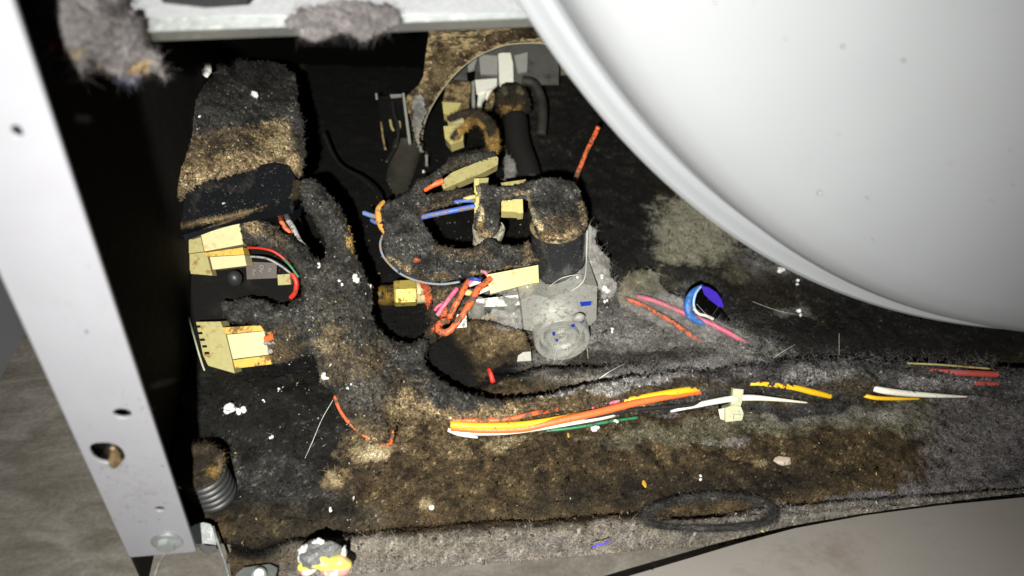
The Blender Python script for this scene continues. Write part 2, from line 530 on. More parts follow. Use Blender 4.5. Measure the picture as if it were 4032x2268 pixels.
def paint(P, base, blobs, seed=0):
    """P world points; blobs (px,py,rx,ry,deg,kind,strength) fix where each kind of lint lies"""
    px, py, _ = proj(P)
    a = fbm(P, 110, 3, seed); b = fbm(P, 420, 3, seed + 5); c = fbm(P, 900, 2, seed + 9) * .9 + .35 * a
    warp1 = fbm(P, 60, 4, seed + 31); warp2 = fbm(P, 60, 4, seed + 47)
    qx = px + warp1 * 55; qy = py + warp2 * 55
    col = kcol(base, a, b, c)
    for (bx, by, rx, ry, deg, kind, st) in blobs:
        th = math.radians(deg)
        dx, dy = qx - bx, qy - by
        u = (dx * math.cos(th) + dy * math.sin(th)) / rx
        v = (-dx * math.sin(th) + dy * math.cos(th)) / ry
        r = np.sqrt(u * u + v * v)
        w = np.clip((1.25 - r) * 2.2 + b * .9 + a * .5, 0, 1) * (r < 1.7) * st
        col = col * (1 - w[:, None]) + kcol(kind, a, b, c) * w[:, None]
    return col

# ------------------------------------------------------------------ relief: a lump with a traced outline, real depth and thickness
def segdist(X, Y, poly):
    d = np.full(X.shape, 1e9)
    ins = np.zeros(X.shape, bool)
    n = len(poly)
    for i in range(n):
        x1, y1 = poly[i]; x2, y2 = poly[(i + 1) % n]
        dx, dy = x2 - x1, y2 - y1
        L = dx * dx + dy * dy + 1e-9
        t = np.clip(((X - x1) * dx + (Y - y1) * dy) / L, 0, 1)
        d = np.minimum(d, np.hypot(X - x1 - t * dx, Y - y1 - t * dy))
        c = ((y1 > Y) != (y2 > Y)) & (X < dx * (Y - y1) / (dy if abs(dy) > 1e-9 else 1e-9) + x1)
        ins ^= c
    return np.where(ins, d, -d)

def relief(name, outer, ctrl, thick, w, mat, parent=None, holes=(), base='char', blobs=(), amp=.0018, step=5.0, rag=9,
           fib=0, grit=0, flen=.0022, fwid=.00016, lift=.5, seed=1, curve=6, dirv=None, back=.6, crease=0, mul=1.0, freq=180, cols=None, curl=.8):
    O = spline(outer, curve, True) if curve else np.array(outer, float)
    x0, y0 = O.min(0) - 12; x1, y1 = O.max(0) + 12
    xs = np.arange(x0, x1 + step, step); ys = np.arange(y0, y1 + step, step)
    X, Y = np.meshgrid(xs, ys)
    sd = segdist(X, Y, O)
    for h in holes:
        H = spline(h, curve, True) if curve else np.array(h, float)
        sd = np.minimum(sd, -segdist(X, Y, H))
    c = np.array(ctrl, float)
    wgt = 1.0 / (((X[..., None] - c[:, 0]) ** 2 + (Y[..., None] - c[:, 1]) ** 2) + 70.0 ** 2) ** 1.5
    D = (wgt * c[:, 2]).sum(-1) / wgt.sum(-1)
    base_dir = np.stack([(X - 2016) / FPX, -(Y - 1134) / FPX, -np.ones_like(X)], -1) @ R.T
    P0 = CAM + base_dir * D[..., None]
    if rag:
        sd = sd + rag * fbm(P0, 160, 3, seed + 3) + rag * .6 * vnoise(P0, 900, seed + 4)
    ins = sd > 0
    t = np.clip(sd / w, 0, 1)
    bul = np.sqrt(np.clip(1 - (1 - t) ** 2, 0, 1)) * thick
    nz = fbm(P0, freq, 4, seed, .62) * amp + .35 * amp * fbm(P0, 900, 2, seed + 8) * 1.6
    if crease:
        nz = nz - crease * np.clip(.25 - np.abs(fbm(P0, 90, 3, seed + 77)), 0, 1) * 4 * amp
    Df = D - bul - nz * np.clip(t * 3 + .2, 0, 1)
    Db = D + bul * back + .0010
    F = CAM + base_dir * Df[..., None]
    Bk = CAM + base_dir * Db[..., None]
    ny, nx = X.shape
    cell = ins[:-1, :-1] & ins[1:, :-1] & ins[:-1, 1:] & ins[1:, 1:]
    idx = np.arange(ny * nx).reshape(ny, nx)
    q = np.stack([idx[:-1, :-1], idx[1:, :-1], idx[1:, 1:], idx[:-1, 1:]], -1)[cell]
    off = ny * nx
    fs = [q, q[:, ::-1] + off]
    cp = np.pad(cell, 1)
    def side(maskc, a, b):
        e = np.stack([a[maskc], b[maskc], b[maskc] + off, a[maskc] + off], -1)
        fs.append(e)
    side(cell & ~cp[:-2, 1:-1], idx[:-1, :-1], idx[:-1, 1:])
    side(cell & ~cp[2:, 1:-1], idx[1:, 1:], idx[1:, :-1])
    side(cell & ~cp[1:-1, :-2], idx[1:, :-1], idx[:-1, :-1])
    side(cell & ~cp[1:-1, 2:], idx[:-1, 1:], idx[1:, 1:])
    V_ = np.concatenate([F.reshape(-1, 3), Bk.reshape(-1, 3)])
    faces = np.concatenate([f for f in fs if len(f)])
    used = np.unique(faces)
    remap = np.full(len(V_), -1); remap[used] = np.arange(len(used))
    faces = remap[faces]
    front = used < off
    Vn = V_[used]
    Cc = np.clip(paint(Vn, base, blobs, seed) * (1.5 if mat is CHAR else 1.0) * mul, 0, .8) if cols is None else np.tile(np.array(cols, float), (len(Vn), 1))
    dFx = np.gradient(F, axis=1); dFy = np.gradient(F, axis=0)
    Nn = np.cross(dFx, dFy); Nn /= np.linalg.norm(Nn, axis=-1)[..., None] + 1e-12
    flip = np.sum(Nn * (F - CAM), -1) > 0
    Nn[flip] *= -1
    # the border carries the frayed edge
    Nf = Nn.reshape(-1, 3)[used[front]]
    parts = [(Vn, [faces], Cc)]
    if fib:
        nf = int(front.sum() * fib)
        parts.append(fibres(Vn[front], Nf, nf, flen, fwid, Cc[front], lift, curl, 3, seed, dirv))
    if mat is CHAR and not grit: grit = .35
    if grit: parts.append(grains(Vn[front], Nf, int(front.sum() * grit), .00055, Cc[front], seed))
    v, f, cc = join(parts)
    me = npmesh(name, v, f, cc)
    return link(name, me, mat, parent)

def blobmesh(c, r, seed, amp=.35, sub=3, sc=(1, 1, 1)):
    import bmesh
    bm = bmesh.new()
    bmesh.ops.create_icosphere(bm, subdivisions=sub, radius=1)
    v = np.array([x.co[:] for x in bm.verts]); f = np.array([[a.index for a in x.verts] for x in bm.faces])
    bm.free()
    v = v * (1 + amp * fbm(v * 1.0 + seed * 3.1, 1.6, 3, seed))[:, None]
    return np.asarray(c) + v * r * np.array(sc), [f]

# ================================================================== THE SETTING: floor outside the dryer
FZ = -0.0165
v = []; 
gx = np.linspace(-1.6, 1.8, 60); gy = np.linspace(-1.2, 1.6, 50)
X, Y = np.meshgrid(gx, gy)
P = np.stack([X, Y, np.full_like(X, FZ)], -1).reshape(-1, 3)
P[:, 2] += .0003 * vnoise(P, 12, 3)
idx = np.arange(X.size).reshape(X.shape)
q = np.stack([idx[:-1, :-1], idx[:-1, 1:], idx[1:, 1:], idx[1:, :-1]], -1).reshape(-1, 4)
o = link('floor', npmesh('floor', P, [q]), STONE); tag(o, kind='structure')

# ================================================================== dryer cabinet
dryer = thing('clothes_dryer', 'opened white clothes dryer cabinet with lint packed inside and a hole-punched white corner post', 'dryer', loc=(-.116, 0, FZ))
XW = -0.1163

def plate(name, outer, holes, thick, to3d, mat, parent, bevel=.0004):
    cu = bpy.data.curves.new(name, 'CURVE')
    cu.dimensions = '2D'; cu.fill_mode = 'BOTH'
    cu.extrude = thick / 2 - bevel; cu.bevel_depth = bevel; cu.bevel_resolution = 2
    for loop in [outer] + list(holes):
        s = cu.splines.new('POLY'); s.points.add(len(loop) - 1); s.use_cyclic_u = True
        for i, p in enumerate(loop): s.points[i].co = (p[0], p[1], 0, 1)
    t = bpy.data.objects.new('tmp', cu); COL.objects.link(t)
    dg = bpy.context.evaluated_depsgraph_get()
    me = bpy.data.meshes.new_from_object(t.evaluated_get(dg))
    bpy.data.objects.remove(t)
    co = np.zeros(len(me.vertices) * 3); me.vertices.foreach_get('co', co); co = co.reshape(-1, 3)
    me.vertices.foreach_set('co', to3d(co).ravel()); me.update()
    me.name = name
    o = link(name, me, mat, parent)
    me.set_sharp_from_angle(angle=math.radians(35))
    return o

def ell(cx, cy, rx, ry, n=28, deg=0):
    a = np.linspace(0, 2 * np.pi, n, endpoint=False); t = math.radians(deg)
    x, y = rx * np.cos(a), ry * np.sin(a)
    return [(cx + x[i] * math.cos(t) - y[i] * math.sin(t), cy + x[i] * math.sin(t) + y[i] * math.cos(t)) for i in range(n)]

def vz(px, py):
    p = V(px, py, 0.0); return p[0], p[2]
hs = []
for (px, py, rx, rz) in ((66, 517, .0017, .0021), (481, 1629, .0036, .0032), (629, 2005, .0024, .0022)):
    c = vz(px, py); hs.append(ell(c[0], c[1], rx, rz))
c = vz(423, 1785)
hs.append([(c[0] + .0063 * math.copysign(abs(math.cos(a)) ** .8, math.cos(a)), c[1] + .0072 * math.copysign(abs(math.sin(a)) ** .8, math.sin(a)) - .12 * .0063 * math.cos(a)) for a in np.linspace(0, 2 * math.pi, 32, endpoint=False)])
bigc = c
post_out = [(-.1163, .0188), (-.1155, .0180), (-.0876, .0188), (-.0869, .0196), (-.0869, .52), (-.1163, .52)]
plate('corner_post', post_out, hs, .0016, lambda c: np.stack([c[:, 0], c[:, 2] + .0008, c[:, 1]], -1), PAINT, dryer)
# folded inner edge of the post
prism('post_fold', [(-.0869, .0016, .0190), (-.0869, .0016, .52), (-.0882, .0016, .52), (-.0882, .0016, .0190)], (0, .0012, 0), PAINT, dryer, .0003)
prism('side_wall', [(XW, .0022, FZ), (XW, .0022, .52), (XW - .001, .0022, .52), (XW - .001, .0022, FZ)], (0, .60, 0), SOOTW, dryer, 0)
prism('rear_wall', [(XW, .575, FZ), (.10, .575, FZ), (.10, .575, .6), (XW, .575, .6)], (0, .002, 0), SOOT_SHADE, dryer, 0)
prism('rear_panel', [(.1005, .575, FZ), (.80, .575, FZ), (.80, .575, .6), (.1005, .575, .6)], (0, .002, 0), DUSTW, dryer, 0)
prism('base_pan', [(XW, .026, -.0145), (.80, .026, -.0145), (.80, .57, -.0145), (XW, .57, -.0145)], (0, 0, -.0012), ZINC, dryer, 0)

# crossbar at the top of the opening
def ydepth(px, py, y):
    return proj(V(px, py, y))[2]
slab('crossbar', [(500, 72, .262), (2140, 42, .285), (2140, 69, .285), (500, 128, .262)], .010, ZINC, dryer, .0006)
o = slab('crossbar_flange', [(430, -160, .272), (2140, -190, .292), (2140, 38, .283), (430, 68, .2605)], .0012, ZINC_LIT, dryer, .0005)
slab('slot_shadow_gap', [(600, -60, .257), (640, 8, .257), (800, 26, .257), (960, 14, .257), (1020, -60, .259)], .0008, COILM, dryer, .0003).name = 'slot_grommet'  # dark slab put in for the shade of an open slot

# hexagon bolt at the foot of the post
c = V(658, 2128, 0.0)
bolt = lathe('bolt', c + np.array([0, -.0002, 0]), (0, -1, 0), [(0.0001, .0), (.0068, .0), (.0069, .0008), (.0062, .0014), (.0048, .0018), (.0001, .0018)], ZINC, dryer)
def hexa(bm):
    a = [bm.verts.new((c[0] + .0041 * math.cos(math.radians(60 * i + 12)), -.0020, c[2] + .0041 * math.sin(math.radians(60 * i + 12)))) for i in range(6)]
    b = [bm.verts.new((v.co.x, -.0042, v.co.z)) for v in a]
    bm.faces.new(a); bm.faces.new(b[::-1])
    for i in range(6): bm.faces.new([a[i], a[(i + 1) % 6], b[(i + 1) % 6], b[i]])
hx = from_bm('bolt_head', hexa, ZINC, dryer, bevel=.0005)

# zinc corner bracket and front tab at the pan corner
slab('corner_bracket', [(735, 2084, .372), (770, 2066, .374), (800, 2057, .376), (828, 2063, .378), (842, 2085, .378), (852, 2146, .376), (815, 2140, .373), (765, 2142, .370)], .0012, ZINC, dryer, .0005)
wire('bracket_edge', [(838, 2072, .377), (850, 2112, .374), (868, 2165, .371), (886, 2215, .368), (902, 2275, .364)], [.0007, .0007], ZINC, dryer)
slab('rubber_tab', [(776, 2146, .372), (850, 2150, .376), (858, 2172, .376), (828, 2181, .374), (806, 2176, .372)], .002, RUBBER, dryer, .0005)
slab('front_tab', [(915, 2300, .358), (928, 2262, .362), (958, 2235, .366), (1062, 2221, .369), (1092, 2236, .368), (1075, 2300, .360)], .0014, ZINC, dryer, .0005)
lathe('screw', W(1020, 2262, .3605), W(1020, 2262, .35) - W(1020, 2262, .36) + np.array([0, 0, .004]), [(.0001, .0012), (.0022, .0014), (.0030, .0008), (.0034, .0), (.0036, -.0006)], STEEL, dryer, 28)

# ================================================================== lint bed on the base pan
gx = np.arange(XW + .002, .62, .0013); gy = np.concatenate([np.arange(.0006, .20, .0011), np.arange(.20, .57, .0022)])
X, Y = np.meshgrid(gx, gy)
P = np.stack([X, Y, np.zeros_like(X)], -1)
def gau(cx, cy, r, P=P): return np.exp(-(((P[..., 0] - cx) ** 2 + (P[..., 1] - cy) ** 2) / r ** 2))
H = -.0075 + .0035 * fbm(P, 22, 3, 1) + .0020 * fbm(P, 110, 4, 2, .6) + .0010 * fbm(P, 520, 3, 4)
H += .006 * sstep(.03, .10, Y)
rid = 1 - np.clip(np.abs(fbm(P + .004 * vnoise(P, 60, 90)[..., None], 75, 3, 91)) * 3.2, 0, 1)
H += .0022 * (rid ** 2) * (.5 + .5 * fbm(P, 30, 2, 92)) 
H += .022 * sstep(.086, .100, Y) * (1 - sstep(.104, .128 + .07 * sstep(.16, .22, X), Y)) * sstep(.04, .10, X)
H += .0035 * fbm(P, 55, 4, 12, .6) * sstep(.06, -.03, X)
clean = sstep(.20, .34, X)
H = H * (1 - .35 * clean) - .003 * clean
lip = 1 - sstep(.007, .022 + .004 * fbm(P, 40, 2, 8), Y)
lipz = -.0005 + .0009 * fbm(P, 130, 4, 6) + .0006 * fbm(P, 500, 2, 7)
H = H * (1 - lip) + lipz * lip
H -= .0045 * np.exp(-((Y - .0225) / .0030) ** 2) * (1 - sstep(.14, .22, X))
H += .0022 * np.exp(-((Y - .011) / .006) ** 2)
H -= .0030 * np.exp(-((Y - .0185) / .0030) ** 2) * sstep(.14, .22, X)
H -= .0022 * np.exp(-((Y - .0095) / .0022) ** 2) * sstep(.16, .24, X)
H = np.maximum(H, -.0135)
H += (-.0160 - H) * sstep(.0062, .0008, Y + .0008 * fbm(P, 90, 3, 9))
for (px, py, r, a) in ((1325, 1880, .007, .005), (1000, 2150, .012, -.008), (1080, 1860, .02, .004), (1480, 1760, .014, .005), (1900, 1950, .01, .002),
                       (2400, 1790, .012, .003), (1000, 1600, .03, .010), (1180, 1640, .02, .008), (700, 1620, .012, .008), (3500, 1650, .03, .005),
                       (1700, 1850, .02, .003), (2100, 2000, .015, -.002), (2650, 1900, .02, -.002), (2050, 1810, .006, .002), (1665, 1960, .004, .0022)):
    g = G(px, py, -.005); H += a * gau(g[0], g[1], r)
rc = G(2795, 2026, 0.0)
P[..., 2] = H
e_ = ((X - rc[0]) / .036) ** 2 + ((Y - rc[1] - .002) / .010) ** 2
H -= .0075 * np.clip(1 - e_, 0, 1) * (Y > .009)
H = np.where(Y > .0075, np.maximum(H, -.0138), H)
P[..., 2] = H
BED = [  # lint colours, with light and shade painted in among them
    (1800, 880, 260, 200, 0, 'soot', 1), (1500, 1050, 200, 260, 0, 'soot', 1),  # shade in the gaps around the valve loop, painted on the bed
    (2400, 700, 900, 420, 0, 'dark', 1), (2300, 560, 300, 330, 0, 'char', .9), (2560, 1000, 600, 60, 20, 'dgrey', .8),  (3100, 1150, 900, 300, 8, 'dgrey', .9), (3000, 1060, 140, 50, 20, 'grey', .6), (1500, 500, 430, 620, 0, 'soot', 1), (1850, 800, 260, 230, 0, 'soot', 1),  # dark kinds paint the shade left of the drum and in rear gaps
    (1250, 1250, 420, 420, 0, 'soot', 1), (2150, 1150, 330, 160, 0, 'grey', 1), (2600, 1330, 420, 200, 10, 'grey', 1), (2250, 1450, 380, 70, -4, 'grey', .9),  # first blob paints shade behind the harness, the greys are lint
    (1850, 1480, 260, 110, 0, 'soot', 1), (1560, 1330, 160, 120, 0, 'soot', 1), (2100, 1530, 200, 40, -6, 'brown', .9), (2560, 1130, 90, 70, 0, 'olive', .9),  # first two blobs paint shade between harness and valve
    (950, 1760, 480, 300, 0, 'coal', 1), (700, 1650, 200, 400, 0, 'coal', 1), (1150, 1600, 260, 140, 0, 'coal', 1), (1050, 1900, 300, 90, 10, 'char', .7), (1050, 2080, 330, 90, -8, 'dark', 1), (1190, 1470, 130, 80, 0, 'soot', 1), (1140, 1600, 180, 120, 0, 'coal', 1), (1300, 1690, 60, 60, 0, 'coal', .8), (1010, 2160, 110, 34, 0, 'soot', .9), (860, 2080, 60, 90, 0, 'brown', .8),  # real char mound, plus painted shade beside plug, harness and lip
    (1500, 1720, 160, 70, -25, 'tan', .85), (1480, 1770, 60, 45, 0, 'cream', .8), (1325, 1880, 62, 50, 0, 'tan', .95), (1320, 1880, 26, 26, 0, 'cream', .9), (1200, 1960, 300, 60, 20, 'char', .6),
    (1960, 1750, 90, 22, -5, 'cream', .7), (1700, 1760, 240, 40, 5, 'tan', .45), (1680, 1998, 30, 20, 0, 'cream', .8), (2340, 1840, 24, 22, 0, 'tan', .9),
    (2100, 1900, 420, 110, -6, 'brown', .8), (2450, 1930, 420, 70, -8, 'dark', .9), (3050, 1900, 420, 50, -8, 'dark', .95), (3000, 1780, 420, 50, -4, 'brown', .8),
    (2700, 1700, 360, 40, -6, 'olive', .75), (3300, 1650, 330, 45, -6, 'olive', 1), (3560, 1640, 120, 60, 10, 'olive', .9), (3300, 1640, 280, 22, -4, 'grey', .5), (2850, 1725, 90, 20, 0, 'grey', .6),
    (3500, 1800, 260, 60, 0, 'brown', .8), (2640, 1610, 260, 20, -5, 'mauve', .9), (3150, 1610, 260, 28, -5, 'dgrey', 1),
    (4000, 1750, 330, 240, 5, 'mauve', 1), (3760, 1600, 120, 60, 30, 'mauve', 1), (3900, 1860, 260, 110, -8, 'mauve', 1), (3500, 1950, 420, 26, -9, 'mauve', 1), (4000, 1870, 300, 14, -8, 'dgrey', .6),
    (3050, 2040, 560, 34, -8, 'mauve', 1), (3700, 1990, 500, 60, -9, 'mauve', 1), (2500, 2110, 560, 26, -6, 'mauve', 1), (2050, 2150, 560, 26, -4, 'tan', .55), (1900, 2185, 700, 34, -4, 'mauve', 1), (1500, 2220, 420, 40, -5, 'mauve', .9),
    (1500, 2180, 260, 22, -4, 'brown', .8), (3450, 2010, 400, 12, -9, 'dgrey', .8), (3500, 1260, 800, 130, 6, 'coal', .9), (2350, 780, 230, 420, 0, 'coal', .9), (3000, 1130, 300, 60, 25, 'dark', .7), (2900, 1060, 60, 40, 20, 'olive', .7), (3120, 1230, 70, 26, 0, 'grey', .5), (2740, 910, 150, 130, 12, 'olive', 1), (2720, 900, 130, 110, 12, 'grey', .65), (2740, 900, 150, 120, 18, 'pale', 1), (2700, 830, 60, 70, 20, 'pale', 1), (2640, 1000, 70, 45, 10, 'pale', .95), (2730, 1020, 50, 36, 0, 'pale', .9), (2450, 1420, 320, 44, -5, 'dark', .8), (1900, 2118, 900, 9, -4, 'dark', .8), (1350, 2130, 60, 60, 0, 'dark', .8), (2560, 2088, 40, 14, -6, 'cream', .8), (3000, 1815, 30, 16, 0, 'cream', .7),  # pale patch paints light beside the drum; dark kinds around it, shade
]  # last dark blobs paint shade in the lip groove and behind the melted plug
flat = P.reshape(-1, 3)
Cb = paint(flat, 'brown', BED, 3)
lw = (1 - sstep(.0105, .0150, flat[:, 1] + .003 * fbm(flat, 90, 3, 61))) * sstep(-.065, -.02, flat[:, 0]) * (.75 + .25 * fbm(flat, 60, 3, 62))
lk = kcol('grey', fbm(flat, 110, 2, 63), fbm(flat, 420, 2, 64), fbm(flat, 900, 1, 65)) * np.array([.92, .86, .77])
Cb = Cb * (1 - lw[:, None]) + lk * lw[:, None]
idx = np.arange(X.size).reshape(X.shape)
q = np.stack([idx[:-1, :-1], idx[:-1, 1:], idx[1:, 1:], idx[1:, :-1]], -1).reshape(-1, 4)
keep_ = ~((flat[:, 0] < -.0775 + .002 * vnoise(flat, 200, 5)) & (flat[:, 1] < .019))
q = q[keep_[q].all(1)]
Nb = np.cross(np.gradient(P, axis=1), np.gradient(P, axis=0)); Nb /= np.linalg.norm(Nb, axis=-1)[..., None]
Nb = Nb.reshape(-1, 3)
pxb, pyb, Db_ = proj(flat)
vis = keep_ & (pxb > 380) & (pxb < 4100) & (pyb > 500) & (pyb < 2300)
near = vis & (flat[:, 1] < .17)
isclean = Cb.mean(1) > .17
fA = fibres(flat[near], Nb[near], 45000, .0016, .00013, Cb[near], .7, 1.1, 3, 21)
fB = fibres(flat[vis & isclean], Nb[vis & isclean], 26000, .0034, .00009, Cb[vis & isclean] * 1.1, .55, .9, 3, 22)
far = vis & (flat[:, 1] > .12) & (pxb > 2100)
fC = fibres(flat[far], Nb[far], 16000, .0050, .00010, Cb[far] * 1.2, .6, .8, 3, 23)
gA = grains(flat[near], Nb[near], 40000, .00050, Cb[near], 31)
mid = vis & (flat[:, 1] > .15) & (flat[:, 1] < .35)
gB = grains(flat[mid], Nb[mid], 16000, .00070, Cb[mid], 32)
v_, f_, c_ = join([(flat, [q], Cb), fA, fB, fC, gA, gB])
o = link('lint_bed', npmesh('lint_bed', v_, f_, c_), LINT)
tag(o, 'scorched brown and grey lint carpeting the base pan and its front lip', 'lint', kind='stuff')

def fuzzy(name, P3, rad, kind, mat, parent=None, fib=14, flen=.0018, closed=False, seed=1, flat=1.0, seg=14, blobs=()):
    vv, ff = tube_arr(P3, rad, seg, closed, flat)
    nn = vv - np.repeat(np.asarray(P3), seg, 0)[:len(vv)] if closed else np.vstack([vv[:-2] - np.repeat(np.asarray(P3), seg, 0), [[0, 0, 1]], [[0, 0, 1]]])
    nn = nn / (np.linalg.norm(nn, axis=1)[:, None] + 1e-9)
    vv = vv + nn * (.0007 * fbm(vv, 420, 3, seed))[:, None]
    cc = paint(vv, kind, blobs, seed)
    parts = [(vv, ff, cc)]
    if fib: parts.append(fibres(vv, nn, int(len(vv) * fib), flen, .00013, cc, .6, 1.0, 3, seed))
    v, f, c = join(parts)
    return link(name, npmesh(name, v, f, c), mat, parent)

# ================================================================== charred hump behind the black cover
hump = relief('charred_lint_mound',
    [(300, 860), (330, 640), (420, 420), (560, 290), (700, 235), (830, 225), (980, 235), (1100, 245), (1160, 290), (1178, 400), (1200, 520), (1208, 640), (1185, 700), (1150, 694), (1090, 668), (990, 676), (890, 702), (790, 722), (735, 770), (665, 835), (600, 838), (470, 880)],
    [(600, 300, .47), (900, 260, .56), (1130, 290, .60), (600, 800, .440), (1180, 680, .475), (900, 690, .452), (1150, 450, .52), (400, 700, .42), (850, 470, .49)],
    .012, 70, CHAR, base='char', amp=.0035, fib=.4, flen=.0015, fwid=.00015, seed=11, crease=.5, rag=12,
    blobs=[(900, 270, 330, 70, 0, 'soot', .8), (900, 560, 260, 50, -5, 'brown', .7), (880, 660, 260, 60, -8, 'tan', .95), (1090, 570, 90, 95, 0, 'tan', .95), (1130, 640, 60, 50, 0, 'tan', .9), (1110, 560, 50, 60, 20, 'cream', .45),
           (650, 740, 110, 120, 20, 'tan', .9), (700, 620, 100, 50, 10, 'brown', .8), (1185, 480, 40, 150, 0, 'char', .9), (1190, 640, 30, 60, 0, 'dark', .6)])
tag(hump, 'big charred lint mound with a tan scorched skirt draped over the black cover', 'lint mound')

# ================================================================== control module: cover, board, connectors
ctl = thing('control_module', 'black glossy control cover above a board with two cream plugs, left of the harness', 'control module', loc=tuple(G(900, 1500, -.01)))
slab('cover', [(640, 842, .4475), (700, 790, .452), (790, 690, .459), (1080, 640, .464), (1135, 652, .465), (1158, 690, .463), (1164, 745, .460), (1158, 785, .457), (1128, 812, .455), (720, 897, .446), (655, 884, .446)], .022, BLACKP, ctl, .0022)
rp = [(700, 893, .4445), (800, 872, .446), (950, 841, .4495), (1100, 810, .4535), (1140, 796, .455), (1163, 760, .457), (1167, 715, .459)]
pr = spline([W(*p) for p in rp], 8)
fuzzy('cover_rim', pr, .0010, 'tan', LINT, ctl, fib=10, flen=.0009, seed=5, blobs=[(1150, 760, 60, 60, 0, 'dark', .9)])
slab('cover_underside', [(705, 905, .4465), (1140, 812, .4565), (1168, 740, .4605), (1150, 760, .4725), (720, 925, .4625)], .004, BLACKP, ctl, .0006)
slab('board', [(652, 938, .470), (700, 905, .472), (960, 850, .478), (1120, 1000, .482), (1160, 1150, .482), (1080, 1440, .468), (900, 1492, .462), (845, 1490, .460), (806, 1460, .459)], .0016, SOOTW, ctl, .0004)
wire('board_edge', [(668, 905, .469), (652, 938, .468), (690, 1075, .465), (745, 1260, .461), (806, 1460, .457), (845, 1492, .4575), (890, 1515, .459)], .0006, CLEARN, ctl)

CREAMO = solid('scorched_nylon', (.58, .36, .07), .4, dirt=(.14, .08, .02), dscale=160, dlo=.50, dhi=.64, sub=.1)
def plug(name, quad, D, th, mat, parent, tip=None):
    return slab(name, [(x, y, D + (0 if tip is None else t)) for (x, y), t in zip(quad, tip or [0] * len(quad))], th, mat, parent, .0009)
pa = plug('plug', [(786, 902), (941, 868), (957, 962), (806, 990)], .459, .013, CREAMW, ctl)
plug('plug_latch', [(800, 891), (930, 859), (939, 866), (788, 900)], .4605, .012, CREAM, pa)
plug('plug_socket', [(712, 915), (783, 903), (803, 990), (728, 1000)], .4625, .012, CREAMG, ctl)
plug('socket_base', [(728, 1003), (812, 992), (836, 1085), (752, 1078)], .4640, .012, CREAMG, ctl)
plug('plug', [(826, 1012), (962, 1004), (971, 1046), (838, 1062)], .4575, .012, CREAMW, ctl)
pl = plug('plug_latch', [(800, 996), (955, 974), (962, 1002), (822, 1010)], .4590, .010, CREAMO, ctl)
pc = plug('plug', [(893, 1318), (1040, 1304), (1058, 1396), (917, 1414)], .438, .013, CREAMW, ctl)
plug('plug_latch', [(873, 1290), (1026, 1281), (1039, 1302), (890, 1315)], .4395, .011, CREAMO, pc)
plug('plug_latch', [(918, 1418), (1060, 1399), (1069, 1434), (926, 1451)], .4395, .011, CREAMO, pc)
plug('plug_socket', [(772, 1268), (868, 1266), (888, 1316), (912, 1412), (924, 1470), (820, 1440), (800, 1400)], .4450, .012, CREAMG, ctl)
for k in range(5):
    plug('socket_key', [(768 + k * 9, 1282 + k * 26), (784 + k * 9, 1281 + k * 26), (787 + k * 9, 1290 + k * 26), (771 + k * 9, 1291 + k * 26)], .4440, .004, SOOTW, ctl)
for (x, y) in ((775, 925), (786, 960)):
    pass
v_, f_ = blobmesh(W(925, 1098, .462), .0044, 3, .1, 3, (1, 1, 1.3)); link('knob', npmesh('knob', v_, f_), RUBBER, ctl)
slab('circuit_block', [(1092, 1082, .476), (1142, 1078, .476), (1145, 1120, .476), (1095, 1123, .476)], .004, CREAMG, ctl, .0006)
# printed relay with the only lettering that can be read
lab = slab('relay', [(968, 1030, .471), (1090, 1035, .473), (1088, 1095, .473), (972, 1100, .471)], .006, solid('relay_brown', (.035, .022, .018), .5), ctl, .0006)
def letter(txt, px, py, D, size, rot, mat, parent):
    cu = bpy.data.curves.new('lettering', 'FONT'); cu.body = txt; cu.size = size; cu.extrude = .00006
    cu.align_x = 'CENTER'; cu.align_y = 'CENTER'
    t = bpy.data.objects.new('tmp', cu); COL.objects.link(t)
    dg = bpy.context.evaluated_depsgraph_get()
    me = bpy.data.meshes.new_from_object(t.evaluated_get(dg)); bpy.data.objects.remove(t)
    co = np.zeros(len(me.vertices) * 3); me.vertices.foreach_get('co', co); co = co.reshape(-1, 3)
    cr, sr = math.cos(math.radians(rot)), math.sin(math.radians(rot))
    x = co[:, 0] * cr - co[:, 1] * sr; y = co[:, 0] * sr + co[:, 1] * cr
    q = W(px, py, D) + np.stack([x, y, co[:, 2]], -1) @ R.T
    me.vertices.foreach_set('co', q.ravel()); me.update(); me.name = 'lettering'
    return link('lettering', me, mat, parent, False)
PRT = solid('faded_print', (.22, .22, .22), .7)
letter('OV', 1029, 1058, .4695, .0036, -100, PRT, lab)
letter('0uF', 1000, 1072, .4692, .0028, -100, PRT, lab)
letter('N', 1062, 1062, .4702, .0032, -100, PRT, lab)

